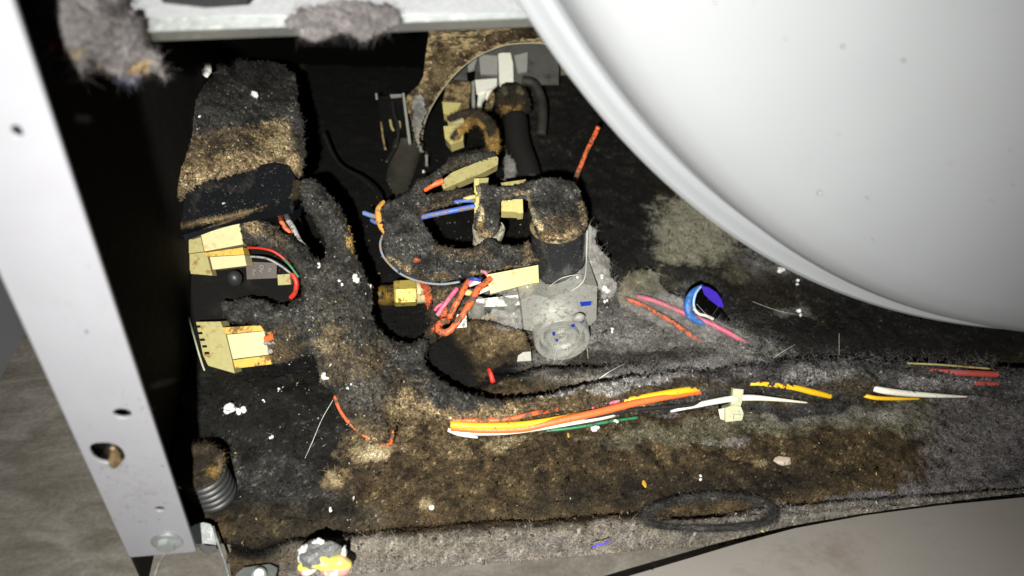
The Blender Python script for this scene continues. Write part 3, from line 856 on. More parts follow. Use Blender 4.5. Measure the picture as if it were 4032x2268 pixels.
# ================================================================== wiring harness
har = thing('wiring_harness', 'thick char-crusted wiring harness sweeping down from the black cover and along the pan front', 'wiring harness', loc=tuple(G(1600, 1700, -.01)))
HO = [(1168, 722), (1232, 700), (1290, 745), (1340, 815), (1385, 900), (1402, 1000), (1442, 1080), (1468, 1170), (1474, 1258), (1530, 1322), (1610, 1348), (1672, 1332), (1688, 1362), (1672, 1402), (1692, 1450), (1750, 1505),
      (1850, 1548), (1970, 1570), (2110, 1560), (2270, 1520), (2430, 1490), (2580, 1472), (2690, 1460), (2820, 1458), (2970, 1438), (3130, 1416), (3360, 1416), (3600, 1430), (3830, 1445), (4130, 1452), (4130, 1580), (3830, 1566), (3620, 1556), (3500, 1552), (3440, 1558), (3365, 1594),
      (3220, 1584), (3050, 1572), (2900, 1582), (2660, 1630), (2500, 1650), (2350, 1652), (2190, 1680), (2000, 1700), (1770, 1692), (1660, 1664), (1600, 1645), (1566, 1668), (1552, 1710), (1526, 1748), (1455, 1736), (1385, 1682), (1335, 1602),
      (1302, 1550), (1258, 1500), (1244, 1440), (1228, 1400), (1150, 1420), (1085, 1440), (1066, 1405), (1045, 1345), (1040, 1306), (985, 1278), (905, 1272), (872, 1240), (880, 1190), (990, 1170), (1100, 1200), (1168, 1178), (1188, 1130), (1172, 1080), (1115, 1015), (1030, 975), (962, 955), (945, 865), (1010, 850), (1090, 893), (1180, 960), (1250, 1020),
      (1278, 1000), (1268, 930), (1232, 870), (1186, 810)]
HC = [(1180, 720, .478), (1340, 900, .468), (1400, 1100, .450), (950, 900, .464), (1100, 1000, .458), (1250, 1150, .447), (880, 1230, .452), (1100, 1230, .448), (1080, 1370, .445), (1350, 1300, .432), (1450, 1500, .418), (1640, 1360, .455), (1450, 1700, .412),
      (1700, 1600, .420), (1900, 1620, .425), (2300, 1580, .438), (2700, 1540, .450), (3000, 1500, .462), (3300, 1500, .470), (3600, 1500, .483), (4050, 1510, .497), (1540, 1340, .462)]
relief('lint_crust', HO, HC, .021, 85, CHAR, har, base='char', amp=.0048, fib=.5, flen=.0015, fwid=.00015, seed=31, crease=.55, curve=5, rag=11,
    blobs=[(1520, 1600, 150, 120, 35, 'brown', .9), (1580, 1600, 100, 45, 10, 'tan', .7), (1330, 1220, 110, 220, -10, 'ash', .8), (1400, 1450, 120, 200, -20, 'ash', .9), (1370, 1440, 60, 150, 70, 'brown', .6), (1420, 1690, 90, 50, 30, 'tan', .6), (1300, 1340, 60, 60, 0, 'tan', .45),  # first two ash blobs paint the middle of the harness as lit
           (2050, 1640, 520, 60, -7, 'brown', 1), (1900, 1625, 260, 25, -4, 'tan', .5), (2450, 1570, 330, 55, -12, 'brown', .95), (2750, 1500, 260, 40, -4, 'dark', .9), (2420, 1512, 280, 24, -10, 'grey', .85), (2600, 1488, 120, 16, -6, 'mauve', .8),
           (3100, 1450, 380, 42, -3, 'dgrey', 1), (3250, 1480, 160, 30, 0, 'grey', .35), (3350, 1540, 110, 46, 0, 'dark', .95), (3850, 1500, 430, 62, 2, 'dgrey', 1), (3700, 1500, 140, 20, 4, 'mauve', .5),
           (1110, 1380, 90, 50, -15, 'brown', .9), (1130, 1290, 50, 30, -10, 'brown', .5), (985, 885, 55, 40, 30, 'tan', .9), (1080, 930, 60, 30, 30, 'brown', .6), (1392, 930, 16, 70, -15, 'ochre', .7), (1340, 830, 14, 40, -25, 'brown', .6),
           (1420, 1560, 40, 120, -30, 'dgrey', .3), (3050, 1560, 160, 20, 4, 'dark', .8)])
HD = lambda px, py, dz: (px, py, dz)
def hw(name, pts, r, mat, label=None, **k):
    pts = [(a, b, c - (.0068 if b > 1420 and 1600 < a else (.0045 if 1270 < b < 1400 and a < 1240 else 0))) for a, b, c in pts]
    return wire(name, pts, r, mat, har, **k)
rr = .0019
hw('yellow_wire', [(1774, 1672, .4125), (1900, 1678, .4135), (2050, 1672, .416), (2180, 1654, .4195), (2300, 1630, .428)], rr, W_YE)
hw('orange_wire', [(1776, 1683, .4145), (1900, 1692, .4150), (2050, 1688, .4165), (2169, 1664, .4180), (2349, 1624, .4225), (2503, 1586, .4290), (2620, 1562, .4330), (2765, 1538, .4420)], .0021, W_ORC)
hw('yellow_wire', [(2420, 1588, .4320), (2500, 1572, .4310), (2603, 1552, .4330), (2700, 1537, .4360), (2775, 1528, .4440)], .0020, W_YE)
hw('orange_wire', [(1776, 1655, .4140), (1870, 1656, .4135), (2000, 1650, .4150), (2110, 1626, .4190), (2200, 1612, .4290)], .0014, W_OR)
hw('pink_wire', [(2330, 1606, .4290), (2420, 1583, .4290), (2490, 1572, .4330)], .0010, W_PK)
hw('white_wire', [(1764, 1692, .4180), (1840, 1706, .4180), (1990, 1704, .4190), (2135, 1686, .4210), (2349, 1650, .4275), (2420, 1634, .4350)], .0011, W_WH)
hw('white_wire', [(1766, 1696, .4200), (1810, 1712, .4200), (1880, 1722, .4240)], .0007, W_WH)
hw('green_wire', [(2150, 1696, .4280), (2260, 1684, .4280), (2400, 1660, .4310), (2510, 1644, .4350)], .0009, W_GR)
hw('black_wire', [(2300, 1650, .4260), (2440, 1620, .4300), (2580, 1606, .4350), (2700, 1596, .4400), (2860, 1570, .4470)], .0013, W_DK)
hw('white_wire', [(2640, 1620, .4440), (2740, 1596, .4420), (2873, 1571, .4440), (2960, 1566, .4460), (3060, 1573, .4500), (3180, 1586, .4580)], [.0006, .0016, .0019, .0019, .0012, .0004], W_WH)
hw('yellow_wire', [(2920, 1516, .4520), (2990, 1511, .4500), (3110, 1523, .4520), (3200, 1544, .4560), (3270, 1561, .4620)], [.0008, .0014, .0018, .0020, .0016], W_YE)
hw('yellow_wire', [(3400, 1556, .4700), (3450, 1567, .4680), (3540, 1570, .4720), (3620, 1570, .4800)], [.0014, .0014, .0011, .0006], W_YE)
hw('white_wire', [(3440, 1530, .4690), (3490, 1540, .4670), (3590, 1551, .4710), (3700, 1558, .4760), (3810, 1562, .4840)], [.0020, .0022, .0020, .0014, .0004], W_WH)
hw('red_wire', [(3655, 1462, .4780), (3760, 1466, .4760), (3860, 1471, .4790), (3925, 1474, .4820)], .0021, W_RDD)
hw('red_wire', [(3730, 1508, .4860), (3830, 1508, .4800), (3930, 1512, .4850)], .0016, W_RDD)
hw('green_wire', [(3560, 1430, .4840), (3700, 1436, .4800), (3900, 1452, .4850)], .0007, CREAMG)
hw('red_wire', [(1318, 1560, .4190), (1336, 1610, .4160), (1370, 1660, .4130), (1434, 1714, .4110), (1490, 1742, .4110), (1535, 1752, .4130)], .0010, W_OR)
hw('red_wire', [(1535, 1752, .4130), (1546, 1715, .4100), (1540, 1680, .4100)], .0010, W_OR)
hw('orange_wire', [(1048, 1334, .4400), (1085, 1322, .4370), (1120, 1298, .4360), (1160, 1281, .4360), (1225, 1275, .4400)], .0020, W_ORC)
hw('orange_wire', [(1100, 1396, .4420), (1130, 1382, .4390), (1170, 1370, .4380), (1228, 1368, .4400)], .0010, W_OR)
hw('tan_wire', [(1045, 1350, .4420), (1100, 1345, .4380), (1160, 1320, .4370), (1225, 1310, .4400)], .0016, W_GY)
hw('tan_wire', [(1052, 1318, .4410), (1100, 1290, .4370), (1140, 1255, .4400)], .0014, W_TAN)
hw('tan_wire', [(1060, 1385, .4420), (1120, 1365, .4390), (1190, 1350, .4400)], .0016, W_GY)
hw('red_wire', [(975, 975, .4560), (1030, 978, .4500), (1080, 992, .4490), (1130, 1030, .4510), (1165, 1075, .4560)], .0008, W_RD)
hw('green_wire', [(1112, 1015, .4500), (1145, 1050, .4500), (1176, 1092, .4520)], .0007, W_GR)
hw('grey_wire', [(985, 1010, .4600), (1050, 1018, .4560), (1110, 1050, .4560), (1160, 1090, .4560)], .0007, W_GY)
hw('red_wire', [(1150, 1078, .4560), (1166, 1110, .4560), (1162, 1150, .4580), (1145, 1172, .4600)], .0016, W_RD)
hw('red_wire', [(1095, 835, .4740), (1112, 880, .4720), (1150, 930, .4740), (1165, 960, .4760)], .0016, W_OR)
hw('tan_wire', [(1120, 850, .4750), (1150, 890, .4730), (1180, 950, .4730), (1215, 985, .4740)], .0018, W_GY)

# small nylon clip under the harness
clip = thing('cable_clip', 'translucent nylon cable clip gripping the harness above the pan lint', 'cable clip', loc=tuple(W(2885, 1660, .455)))
slab('strap', [(2886, 1530, 0.4355), (2928, 1534, 0.4355), (2924, 1570, 0.4355), (2916, 1602, 0.4365), (2876, 1600, 0.4365), (2884, 1566, 0.4355)], .004, CLEARN, clip, .0009)
slab('body', [(2856, 1606, 0.4345), (2890, 1594, 0.4345), (2918, 1602, 0.4345), (2928, 1628, 0.4345), (2922, 1655, 0.4345), (2856, 1662, 0.4345)], .008, CLEARN, clip, .0012)
slab('tongue', [(2892, 1632, .4320), (2920, 1634, .4320), (2918, 1656, .4320), (2890, 1655, .4320)], .002, CLEARN, clip, .0006)
slab('wing', [(2828, 1612, 0.4375), (2856, 1606, 0.4365), (2858, 1655, 0.4365), (2836, 1650, 0.4375)], .002, CLEARN, clip, .0006)

# ================================================================== gas valve
valve = thing('gas_valve', 'dusty cast aluminium gas valve with black coils, cream plugs and a round regulator cap', 'gas valve', loc=tuple(G(2206, 1400, -.01)))
yb = W(2206, 1298, .487)[1]
body = [(2051, 1182), (2063, 1297), (2100, 1304), (2150, 1318), (2260, 1318), (2324, 1279), (2348, 1258), (2352, 1128), (2300, 1118), (2165, 1176), (2108, 1158)]
vb = prism('valve_body', [V(x, y, yb) for x, y in body], (0, .034, 0), CAST, valve, .0012)
rg = V(2206, 1298, yb)
lathe('regulator_cap', rg + np.array([0, .001, 0]), (-.06, -1, .02),
      [(.0001, .0086), (.0016, .0088), (.0020, .0076), (.0030, .0076), (.0034, .0092), (.0050, .0094), (.0054, .0080), (.0092, .0076), (.0098, .0098), (.0112, .0100), (.0118, .0060), (.0136, .0050), (.0146, .0100), (.0150, .0114), (.0178, .0116), (.0184, .0104), (.0186, .0020), (.0186, -.002)], CAST, valve, 64, 28)
regc = rg
for quad in ([(2283, 1190), (2330, 1186), (2326, 1202), (2288, 1207)],):
    prism('ink_mark', [V(x, y, yb - .0004) for x, y in quad], (0, .0003, 0), INK, valve, 0)
for quad in ([(2280, 1262), (2296, 1257), (2300, 1268), (2284, 1273)], [(2247, 1280), (2262, 1277), (2264, 1288), (2250, 1288)], [(2174, 1312), (2184, 1310), (2186, 1322), (2176, 1321)], [(2186, 1338), (2198, 1338), (2198, 1345), (2188, 1344)]):
    prism('ink_mark', [V(x, y, yb - .0125) for x, y in quad], (0, .0003, 0), INK, valve, 0)
v_, f_ = blobmesh(V(2278, 1252, yb - .0115), .0042, 8, .3, 3, (1, .6, .8)); link('cap_tab', npmesh('cap_tab', v_, f_), CAST, valve)
slab('valve_arm', [(1860, 1184, .492), (2110, 1159, .489), (2170, 1177, .4885), (2060, 1200, .4885), (1960, 1207, .490), (1862, 1208, .4915)], .026, CAST, valve, .0014)
slab('arm_lip', [(1868, 1179, .4905), (2108, 1154, .4880), (2112, 1160, .4878), (1868, 1186, .4903)], .0012, CAST, valve, .0004)
wire('gasket', [(2108, 1156, .4868), (2135, 1164, .4868), (2168, 1178, .4868)], .0006, CAST, valve)
lathe('screw_boss', W(1880, 1222, .497), (0, 0, 1), [(.0001, -.003), (.0042, -.003), (.0050, -.001), (.0052, .008), (.0001, .008)], CAST, valve)
lathe('screw_boss', W(2010, 1198, .496), (0, 0, 1), [(.0001, -.004), (.0050, -.003), (.0058, -.001), (.0060, .008), (.0001, .008)], CAST, valve)
lathe('screw_head', W(2088, 1134, .487), (0, -.3, 1), [(.0001, .0022), (.0018, .0018), (.0030, .0006), (.0032, -.002)], STEEL, valve, 28)
slab('valve_foot', [(1800, 1238, .487), (1836, 1236, .487), (1838, 1288, .487), (1790, 1292, .487)], .010, CAST, valve, .0012)

ztop = V(2165, 1176, yb)[2]
c0 = G(2199, 1066, ztop)
ct = W(2195, 884, proj(c0)[2] - .0275)
CAX = (ct - c0) / np.linalg.norm(ct - c0)
COILH = float(np.linalg.norm(ct - c0))

coil = lathe('coil', c0, CAX, [(.0001, 0), (.0166, 0), (.0172, .0006), (.0172, COILH - .003), (.0176, COILH - .0025), (.0176, COILH - .0008), (.0168, COILH), (.0001, COILH)], COILM, valve, 56)
lathe('coil_rim', c0 + CAX * (COILH - .0020), CAX, [(.0172, 0), (.0174, .0003), (.0175, .0013), (.0173, .0020), (.0168, .0024), (.0150, .0025)], TANB, valve, 56)
lathe('coil_seam', c0 + CAX * .0095, CAX + np.array([.06, .03, 0]), [(.0171, 0), (.0177, .0005), (.0177, .0012), (.0171, .0016)], COILM, valve, 56)
slab('coil_terminal', [(2123, 1052, .484), (2208, 1034, .488), (2212, 1056, .488), (2160, 1078, .485), (2126, 1098, .483)], .012, COILM, valve, .001)
slab('coil_bracket', [(2300, 884, .478), (2312, 884, .480), (2316, 1048, .497), (2303, 1060, .495)], .006, STEEL, valve, .0005)
slab('bracket_edge', [(2317, 880, .482), (2330, 896, .484), (2328, 1000, .495), (2318, 1048, .499)], .003, CAST, valve, .0005)
c1 = W(1912, 1010, .517)
lathe('coil', c1, (0, 0, 1), [(.0001, 0), (.0098, 0), (.0100, .020), (.0108, .0205), (.0111, .0215), (.0111, .0255), (.0104, .0265), (.0090, .0262), (.0088, .0240), (.0001, .0240)], solid('clouded_plastic', (.46, .44, .37), .5, dirt=(.16, .13, .08), dscale=260, dlo=.5, dhi=.62, sub=.2), valve, 44)

# plugs on the valve
slab('plug', [(1916, 1082, .4630), (2119, 1043, .4660), (2122, 1112, .4650), (2090, 1116, .4645), (1931, 1156, .4620)], .010, CREAM, valve, .0012)
slab('plug_step', [(2084, 1050, .4642), (2116, 1044, .4648), (2119, 1108, .4640), (2094, 1113, .4636)], .002, CREAM, valve, .0006)
slab('plug_end', [(1880, 1148, .4680), (1928, 1124, .4670), (1932, 1140, .4670), (1884, 1160, .4680)], .004, CREAMW, valve, .0006)
slab('plug', [(1974, 790, .4790), (2058, 782, .4800), (2060, 838, .4770), (2038, 840, .4765), (2036, 834, .4765), (1974, 832, .4770)], .010, CREAM, valve, .0008)
slab('plug_side', [(1867, 706, .4830), (1886, 702, .4830), (1888, 850, .4750), (1868, 840, .4750)], .010, CREAM, valve, .0008)
slab('plug_side', [(1867, 702, .4850), (1924, 700, .4860), (1922, 716, .4850), (1880, 722, .4840)], .012, CREAMG, valve, .0008)
slab('plug_side', [(1972, 720, .4900), (2070, 706, .4900), (2075, 722, .4890), (1980, 740, .4890)], .010, CREAMG, valve, .0008)

# brass inlet
lathe('brass_nut', W(1640, 1152, .503), (-1, -.04, -.02), [(.0001, 0), (.0082, 0), (.0090, .0010), (.0090, .0140), (.0082, .0152), (.0001, .0152)], BRASS, valve, 6, 20, smooth=False)
lathe('threaded_pipe', W(1560, 1160, .506), (-1, -.04, -.03), sum([[(.0074, .0012 * k), (.0068, .0012 * k + .0006)] for k in range(9)], [(.0001, 0)]) + [(.0060, .012), (.0060, .040), (.0001, .040)], solid('dull_brass', (.30, .20, .05), .45, metal=.6, dirt=(.03, .025, .02), dscale=200, dlo=.45, dhi=.6), valve, 36, 15)
lathe('brass_collar', W(1662, 1150, .505), (-1, -.04, -.02), [(.0001, -.004), (.0075, -.004), (.0078, .006), (.0001, .006)], solid('pale_collar', (.55, .46, .28), .5, dirt=(.2, .13, .06), dscale=200, dlo=.5, dhi=.62), valve, 32)

# wires of the valve
def vw(name, pts, r, mat, **k): return wire(name, pts, r, mat, valve, **k)
EO = [(1955, 612), (1945, 596), (1870, 600), (1800, 612), (1740, 650), (1690, 688), (1643, 703), (1608, 748), (1526, 795), (1495, 822), (1497, 850), (1505, 903), (1503, 955), (1506, 990), (1527, 1030), (1567, 1070), (1632, 1100), (1725, 1114), (1808, 1102), (1878, 1086), (1925, 1076), (2007, 1058), (2113, 1036), (2176, 1038),
      (2150, 1018), (2113, 1000), (2088, 952), (2068, 948), (2042, 967), (1984, 961), (1940, 940), (1912, 937), (1860, 976), (1784, 970), (1725, 958), (1700, 920), (1673, 879), (1662, 852), (1702, 832), (1790, 808), (1872, 792), (1872, 744), (1761, 747), (1690, 764), (1672, 745), (1740, 706), (1745, 690), (1820, 660), (1880, 640)]
EC = [(1500, 900, .478), (1520, 1020, .474), (1700, 1080, .466), (1900, 1060, .464), (2130, 1036, .464), (1870, 770, .482), (1640, 760, .490), (1740, 680, .503), (1900, 610, .508), (1690, 960, .476), (1980, 980, .472), (1600, 900, .474)]
relief('wire_crust', EO, EC, .0060, 20, CHAR, valve, base='char', amp=.0026, fib=.3, flen=.0012, fwid=.00014, seed=41, crease=.55, curve=4, rag=5,
    blobs=[(1730, 1098, 190, 12, 2, 'brown', .8), (1990, 1056, 150, 16, -11, 'tan', .95), (2100, 1030, 60, 20, -5, 'brown', .7), (1830, 1005, 110, 16, 0, 'brown', .6), (1760, 800, 110, 26, -12, 'brown', .85), (1850, 770, 50, 20, -10, 'brown', .6),
           (1560, 1060, 60, 14, 38, 'tan', .6), (1640, 1045, 18, 14, 0, 'orange', .7), (1750, 715, 60, 20, -25, 'brown', .7), (1800, 640, 60, 14, -25, 'brown', .7), (2080, 980, 30, 24, 20, 'brown', .8), (1850, 1030, 50, 8, 0, 'dark', .8)])
CO = [(1880, 728), (1925, 722), (1972, 730), (2030, 726), (2083, 710), (2128, 700), (2171, 696), (2225, 704), (2268, 722), (2296, 780), (2314, 830), (2318, 885), (2298, 920), (2240, 944), (2165, 950), (2124, 936), (2102, 890), (2082, 828), (2076, 792), (2030, 790), (1976, 794), (1972, 826), (1968, 885), (1950, 930), (1915, 944), (1880, 928), (1862, 888), (1874, 830), (1884, 790), (1874, 752)]
relief('coil_crust', CO, [(1900, 740, .480), (2080, 740, .478), (2180, 720, .482), (2290, 780, .478), (2295, 910, .447), (2190, 940, .4430), (2110, 900, .4500), (1915, 930, .468), (1900, 840, .474), (2180, 830, .458), (2240, 930, .445)],
    .0060, 20, CHAR, valve, base='char', amp=.0022, fib=.3, flen=.0012, fwid=.00014, seed=43, crease=.4, curve=4, rag=4,
    blobs=[(2200, 925, 95, 20, -8, 'brown', 1), (2210, 938, 70, 9, -8, 'tan', .8), (2110, 860, 14, 60, -25, 'cream', .8), (2160, 810, 70, 70, 0, 'char', .8), (2040, 786, 50, 12, 0, 'tan', .7), (1885, 800, 12, 60, 0, 'cream', .8), (1900, 920, 50, 20, 0, 'tan', .85), (1895, 880, 20, 30, 0, 'ochre', .5), (2300, 850, 18, 60, 0, 'tan', .7), (2290, 740, 20, 30, 0, 'grey', .6), (2200, 880, 70, 24, 0, 'brown', .7)])
hook = spline([W(*p) for p in [(1768, 468, .560), (1821, 450, .552), (1877, 449, .545), (1920, 478, .538), (1942, 528, .532), (1944, 575, .526), (1920, 606, .518), (1850, 622, .512), (1780, 645, .508)]], 10)
fuzzy('igniter_lead', hook, [.0016, .0018, .0022, .0028, .0030, .0036, .0036], 'dark', CHAR, valve, fib=9, seed=51, seg=18, blobs=[(1940, 560, 18, 60, 0, 'ochre', .8)])
hook2 = spline([W(*p) for p in [(1784, 548, .557), (1800, 522, .555), (1830, 500, .552), (1858, 474, .549), (1892, 478, .546), (1915, 510, .544), (1925, 560, .540)]], 10)
fuzzy('scorched_lead', hook2, [.0016, .0022, .0026, .0022, .0014, .0012], 'ochre', LINT, valve, fib=5, seed=52, seg=16, blobs=[(1790, 540, 22, 22, 0, 'char', 1)])
vw('orange_lead', [(1672, 746, .4960), (1700, 730, .4930), (1745, 712, .4940)], .0020, W_ORC, jit=.0005)
vw('tan_lead', [(1512, 792, .480), (1492, 822, .477), (1492, 860, .476), (1502, 895, .475), (1522, 925, .474)], [.0012, .0022, .0024, .0020, .0012], solid('scorched_ochre_wire', (.50, .25, .05), .6, dirt=(.12, .06, .02), dscale=300, dlo=.52, dhi=.66, bump=.0003, bscale=900))
vw('grey_lead', [(1507, 925, .481), (1497, 960, .477), (1505, 1000, .475), (1530, 1036, .473), (1575, 1076, .470), (1640, 1105, .467), (1730, 1119, .465), (1810, 1110, .465)], .0008, solid('blue_grey_wire', (.20, .24, .32), .6, dirt=(.26, .19, .10), dscale=200, dlo=.48, dhi=.58, bump=.0003))
vw('blue_lead', [(1650, 858, .4790), (1700, 846, .4760), (1780, 830, .4760), (1870, 812, .4780)], .0018, W_BL)
vw('blue_lead', [(1790, 795, .4760), (1835, 790, .4740), (1870, 790, .4760)], .0013, W_BL)
vw('yellow_lead', [(1828, 784, .4750), (1850, 778, .4735), (1870, 774, .4750)], .0014, CREAM)
vw('blue_lead', [(1432, 838, .486), (1460, 848, .484), (1496, 856, .482)], .0016, solid('dusty_blue_wire', (.12, .22, .50), .5, dirt=(.22, .18, .12), dscale=240, dlo=.48, dhi=.58))
vw('blue_lead', [(1462, 866, .486), (1480, 876, .484), (1502, 880, .482)], .0014, W_BL)
vw('orange_lead', [(1932, 1096, .4640), (1900, 1122, .4600), (1878, 1145, .4570), (1852, 1193, .4540), (1820, 1243, .4510), (1788, 1285, .4490), (1755, 1310, .4480), (1728, 1302, .4490), (1726, 1280, .4510), (1745, 1266, .4530), (1765, 1262, .4560)], .0021, W_OR, jit=.0004)
vw('orange_lead', [(1846, 1104, .4650), (1828, 1135, .4600), (1806, 1178, .4570), (1786, 1215, .4560), (1770, 1250, .4570)], .0019, W_OR, jit=.0004)
vw('pink_lead', [(1800, 1136, .4620), (1774, 1168, .4590), (1750, 1200, .4575), (1722, 1242, .4580)], .0015, W_PK)
vw('pink_lead', [(1740, 1196, .4600), (1722, 1208, .4595), (1712, 1222, .4600)], .0010, W_PK)
vw('pink_lead', [(1866, 1106, .4630), (1852, 1110, .4610), (1842, 1120, .4620)], .0012, W_PK)
vw('pink_lead', [(1896, 1068, .4620), (1910, 1072, .4600), (1916, 1080, .4610)], .0012, W_PK)
vw('blue_lead', [(1850, 1098, .4610), (1870, 1098, .4590), (1892, 1104, .4600)], .0012, solid('navy_wire', (.02, .05, .30), .5))
vw('white_lead', [(1850, 1122, .4640), (1870, 1114, .4610), (1890, 1108, .4620)], .0014, W_WH)
v_, f_ = blobmesh(W(1842, 1152, .4630), .0024, 5, .2, 2, (1.3, 1, .8)); link('wire_nut', npmesh('wire_nut', v_, f_), CREAM, valve)
relief('red_rag', [(1650, 1112), (1690, 1118), (1702, 1135), (1700, 1180), (1686, 1222), (1676, 1205), (1664, 1150)], [(1670, 1110, .470), (1690, 1220, .472)], .0016, 14, LINT, valve, base='orange', amp=.0012, fib=.5, seed=61, rag=6, blobs=[(1696, 1160, 10, 40, 0, 'tan', .7)])
relief('wire_crust', [(1700, 1116), (1780, 1120), (1836, 1112), (1812, 1160), (1790, 1210), (1762, 1262), (1728, 1300), (1712, 1330), (1694, 1362), (1672, 1410), (1650, 1450), (1640, 1400), (1662, 1330), (1690, 1262), (1704, 1190)],
    [(1760, 1120, .470), (1700, 1250, .466), (1660, 1400, .462)], .004, 26, CHAR, valve, base='dark', amp=.0022, fib=.8, seed=62, blobs=[(1750, 1150, 50, 30, 0, 'brown', .8), (1730, 1240, 14, 30, 20, 'orange', .5), (1690, 1290, 12, 20, 20, 'orange', .6), (1665, 1400, 30, 60, 0, 'char', 1)])
# inline connector of the igniter
inl = thing('inline_connector', 'yellowed two-part inline connector on the charred igniter lead above the valve', 'connector', loc=tuple(W(1840, 680, .50)))
slab('socket_half', [(1735, 716, .4970), (1778, 680, .4985), (1836, 655, .5000), (1848, 662, .4990), (1852, 700, .4980), (1780, 730, .4960), (1746, 744, .4950)], .009, CREAMG, inl, .0014)
slab('plug_half', [(1840, 655, .5005), (1900, 628, .5030), (1955, 614, .5050), (1962, 622, .5045), (1960, 648, .5030), (1905, 678, .5000), (1854, 699, .4985)], .009, CREAMG, inl, .0014)

# dusty lint on the valve
relief('valve_dust', [(2128, 1112), (2180, 1126), (2240, 1120), (2290, 1085), (2310, 1040), (2322, 960), (2312, 900), (2330, 888), (2350, 910), (2352, 950), (2372, 985), (2400, 1020), (2408, 1060), (2412, 1110), (2404, 1160), (2380, 1185), (2362, 1170), (2358, 1140), (2300, 1150), (2220, 1180), (2150, 1172), (2100, 1152), (2020, 1150), (1970, 1160), (1960, 1144), (2060, 1120)],
    [(2000, 1150, .488), (2150, 1150, .489), (2250, 1140, .492), (2320, 900, .486), (2340, 1000, .497), (2400, 1100, .500), (2380, 1170, .494)], .0020, 24, SOFT, valve, base='grey', amp=.0020, fib=1.1, flen=.0045, fwid=.00008, seed=71, rag=10, lift=.7, blobs=[(2100, 1140, 60, 20, 0, 'tan', .25)])
relief('lint_tassel', [(2392, 1090), (2420, 1100), (2432, 1130), (2420, 1160), (2400, 1180), (2386, 1150)], [(2400, 1130, .497)], .002, 14, SOFT, valve, base='grey', amp=.0022, fib=1.4, flen=.0040, fwid=.00009, seed=72, rag=10, lift=.9)
relief('valve_dust', [(1850, 1215), (1905, 1240), (1940, 1215), (2000, 1215), (2050, 1200), (2062, 1300), (2082, 1330), (2060, 1345), (2000, 1300), (1930, 1272), (1860, 1262), (1842, 1240)],
    [(1880, 1240, .505), (2040, 1230, .505), (2070, 1330, .495)], .0015, 20, SOFT, valve, base='grey', amp=.0020, fib=1.0, flen=.0032, fwid=.00009, seed=73, blobs=[(1900, 1262, 70, 20, 0, 'tan', .6)])
relief('mounting_plate_lint', [(1786, 1296), (1840, 1262), (1900, 1258), (1960, 1270), (2030, 1292), (2066, 1310), (2088, 1350), (2094, 1392), (2088, 1424), (2030, 1432), (1960, 1450), (1900, 1500), (1840, 1545), (1760, 1510), (1700, 1450), (1690, 1380), (1730, 1330)],
    [(1900, 1262, .500), (2080, 1340, .490), (2080, 1420, .478), (1850, 1500, .468), (1720, 1400, .478), (1800, 1300, .492)], .004, 26, LINT, valve, base='brown', amp=.0022, fib=1.0, flen=.0020, seed=74, rag=7,
    blobs=[(1950, 1310, 120, 36, 10, 'tan', .75), (1980, 1350, 120, 50, 20, 'tan', .45), (2000, 1290, 70, 14, 10, 'grey', .6), (2085, 1310, 20, 40, 0, 'grey', .5), (1980, 1430, 100, 26, -20, 'dark', .8), (1790, 1450, 130, 70, 40, 'soot', 1), (1720, 1380, 60, 90, 0, 'soot', .9)])  # blackest blobs paint the shade at its lower left
slab('plate_corner', [(2040, 1400, .4735), (2060, 1386, .4745), (2090, 1384, .4750), (2092, 1420, .4730), (2036, 1423, .4720)], .003, STEEL, valve, .0006)

# red stub deep under the plate
wire('red_stub', [(1925, 1452, .470), (1932, 1472, .468), (1940, 1500, .468), (1946, 1515, .472)], [.0010, .0016, .0018, .0012], W_RD)
tag(bpy.data.objects['red_stub'], 'dark red wire stub poking up in the black gap behind the harness', 'wire stub')

# ================================================================== burner housing with the round opening
bur = thing('burner_housing', 'scorched brown burner housing plate with a large round opening behind the valve', 'burner housing', loc=tuple(V(1680, 640, .40)))
YB = .40
arc = [(2160, 172), (2110, 168), (2050, 169), (1990, 176), (1930, 196), (1880, 220), (1830, 255), (1785, 297), (1745, 345), (1712, 395), (1685, 445), (1668, 495), (1660, 545), (1663, 595), (1675, 640), (1692, 668)]
out = [(1684, 690), (1652, 640), (1625, 575), (1602, 500), (1592, 430), (1605, 375), (1650, 335), (1668, 300), (1676, 220), (1688, 140), (1692, 20), (2200, 20)]
outer3 = spline([V(x, y, YB) for x, y in arc], 4)
pl2 = [(p[0], p[2]) for p in outer3] + [(V(x, y, YB)[0], V(x, y, YB)[2]) for x, y in out]
plate('housing_plate', pl2, [], .0016, lambda c: np.stack([c[:, 0], c[:, 2] + YB, c[:, 1]], -1), TANB, bur, .0003)
tv, tf = tube_arr(outer3, .0009, 10); link('opening_rim', npmesh('opening_rim', tv, tf), solid('pale_rim', (.42, .39, .29), .4, dirt=(.12, .09, .05), dscale=120, dlo=.56, dhi=.68), bur)  # pale tube carries the bright highlight of the plate edge in its colour
relief('housing_lint', [(1600, 420), (1625, 372), (1670, 330), (1690, 260), (1700, 130), (1720, 60), (2120, 60), (2120, 150), (2040, 160), (1960, 178), (1890, 205), (1820, 250), (1760, 315), (1715, 380), (1680, 430), (1650, 455)],
    [(1640, 400, proj(V(1640, 400, YB))[2] - .001), (1720, 150, proj(V(1720, 150, YB))[2] - .001), (2050, 110, proj(V(2050, 110, YB))[2] - .001), (1800, 230, proj(V(1800, 230, YB))[2] - .001)],
    .002, 30, LINT, bur, base='dark', amp=.0040, fib=0, seed=81, rag=12, freq=130, blobs=[(1800, 180, 220, 110, -35, 'brown', 1), (1850, 150, 200, 60, -25, 'tan', .6), (1700, 300, 80, 150, 30, 'tan', .8), (1950, 110, 180, 40, 0, 'brown', .9), (1750, 150, 50, 80, 0, 'tan', .4), (1640, 400, 60, 40, 0, 'tan', .6)])
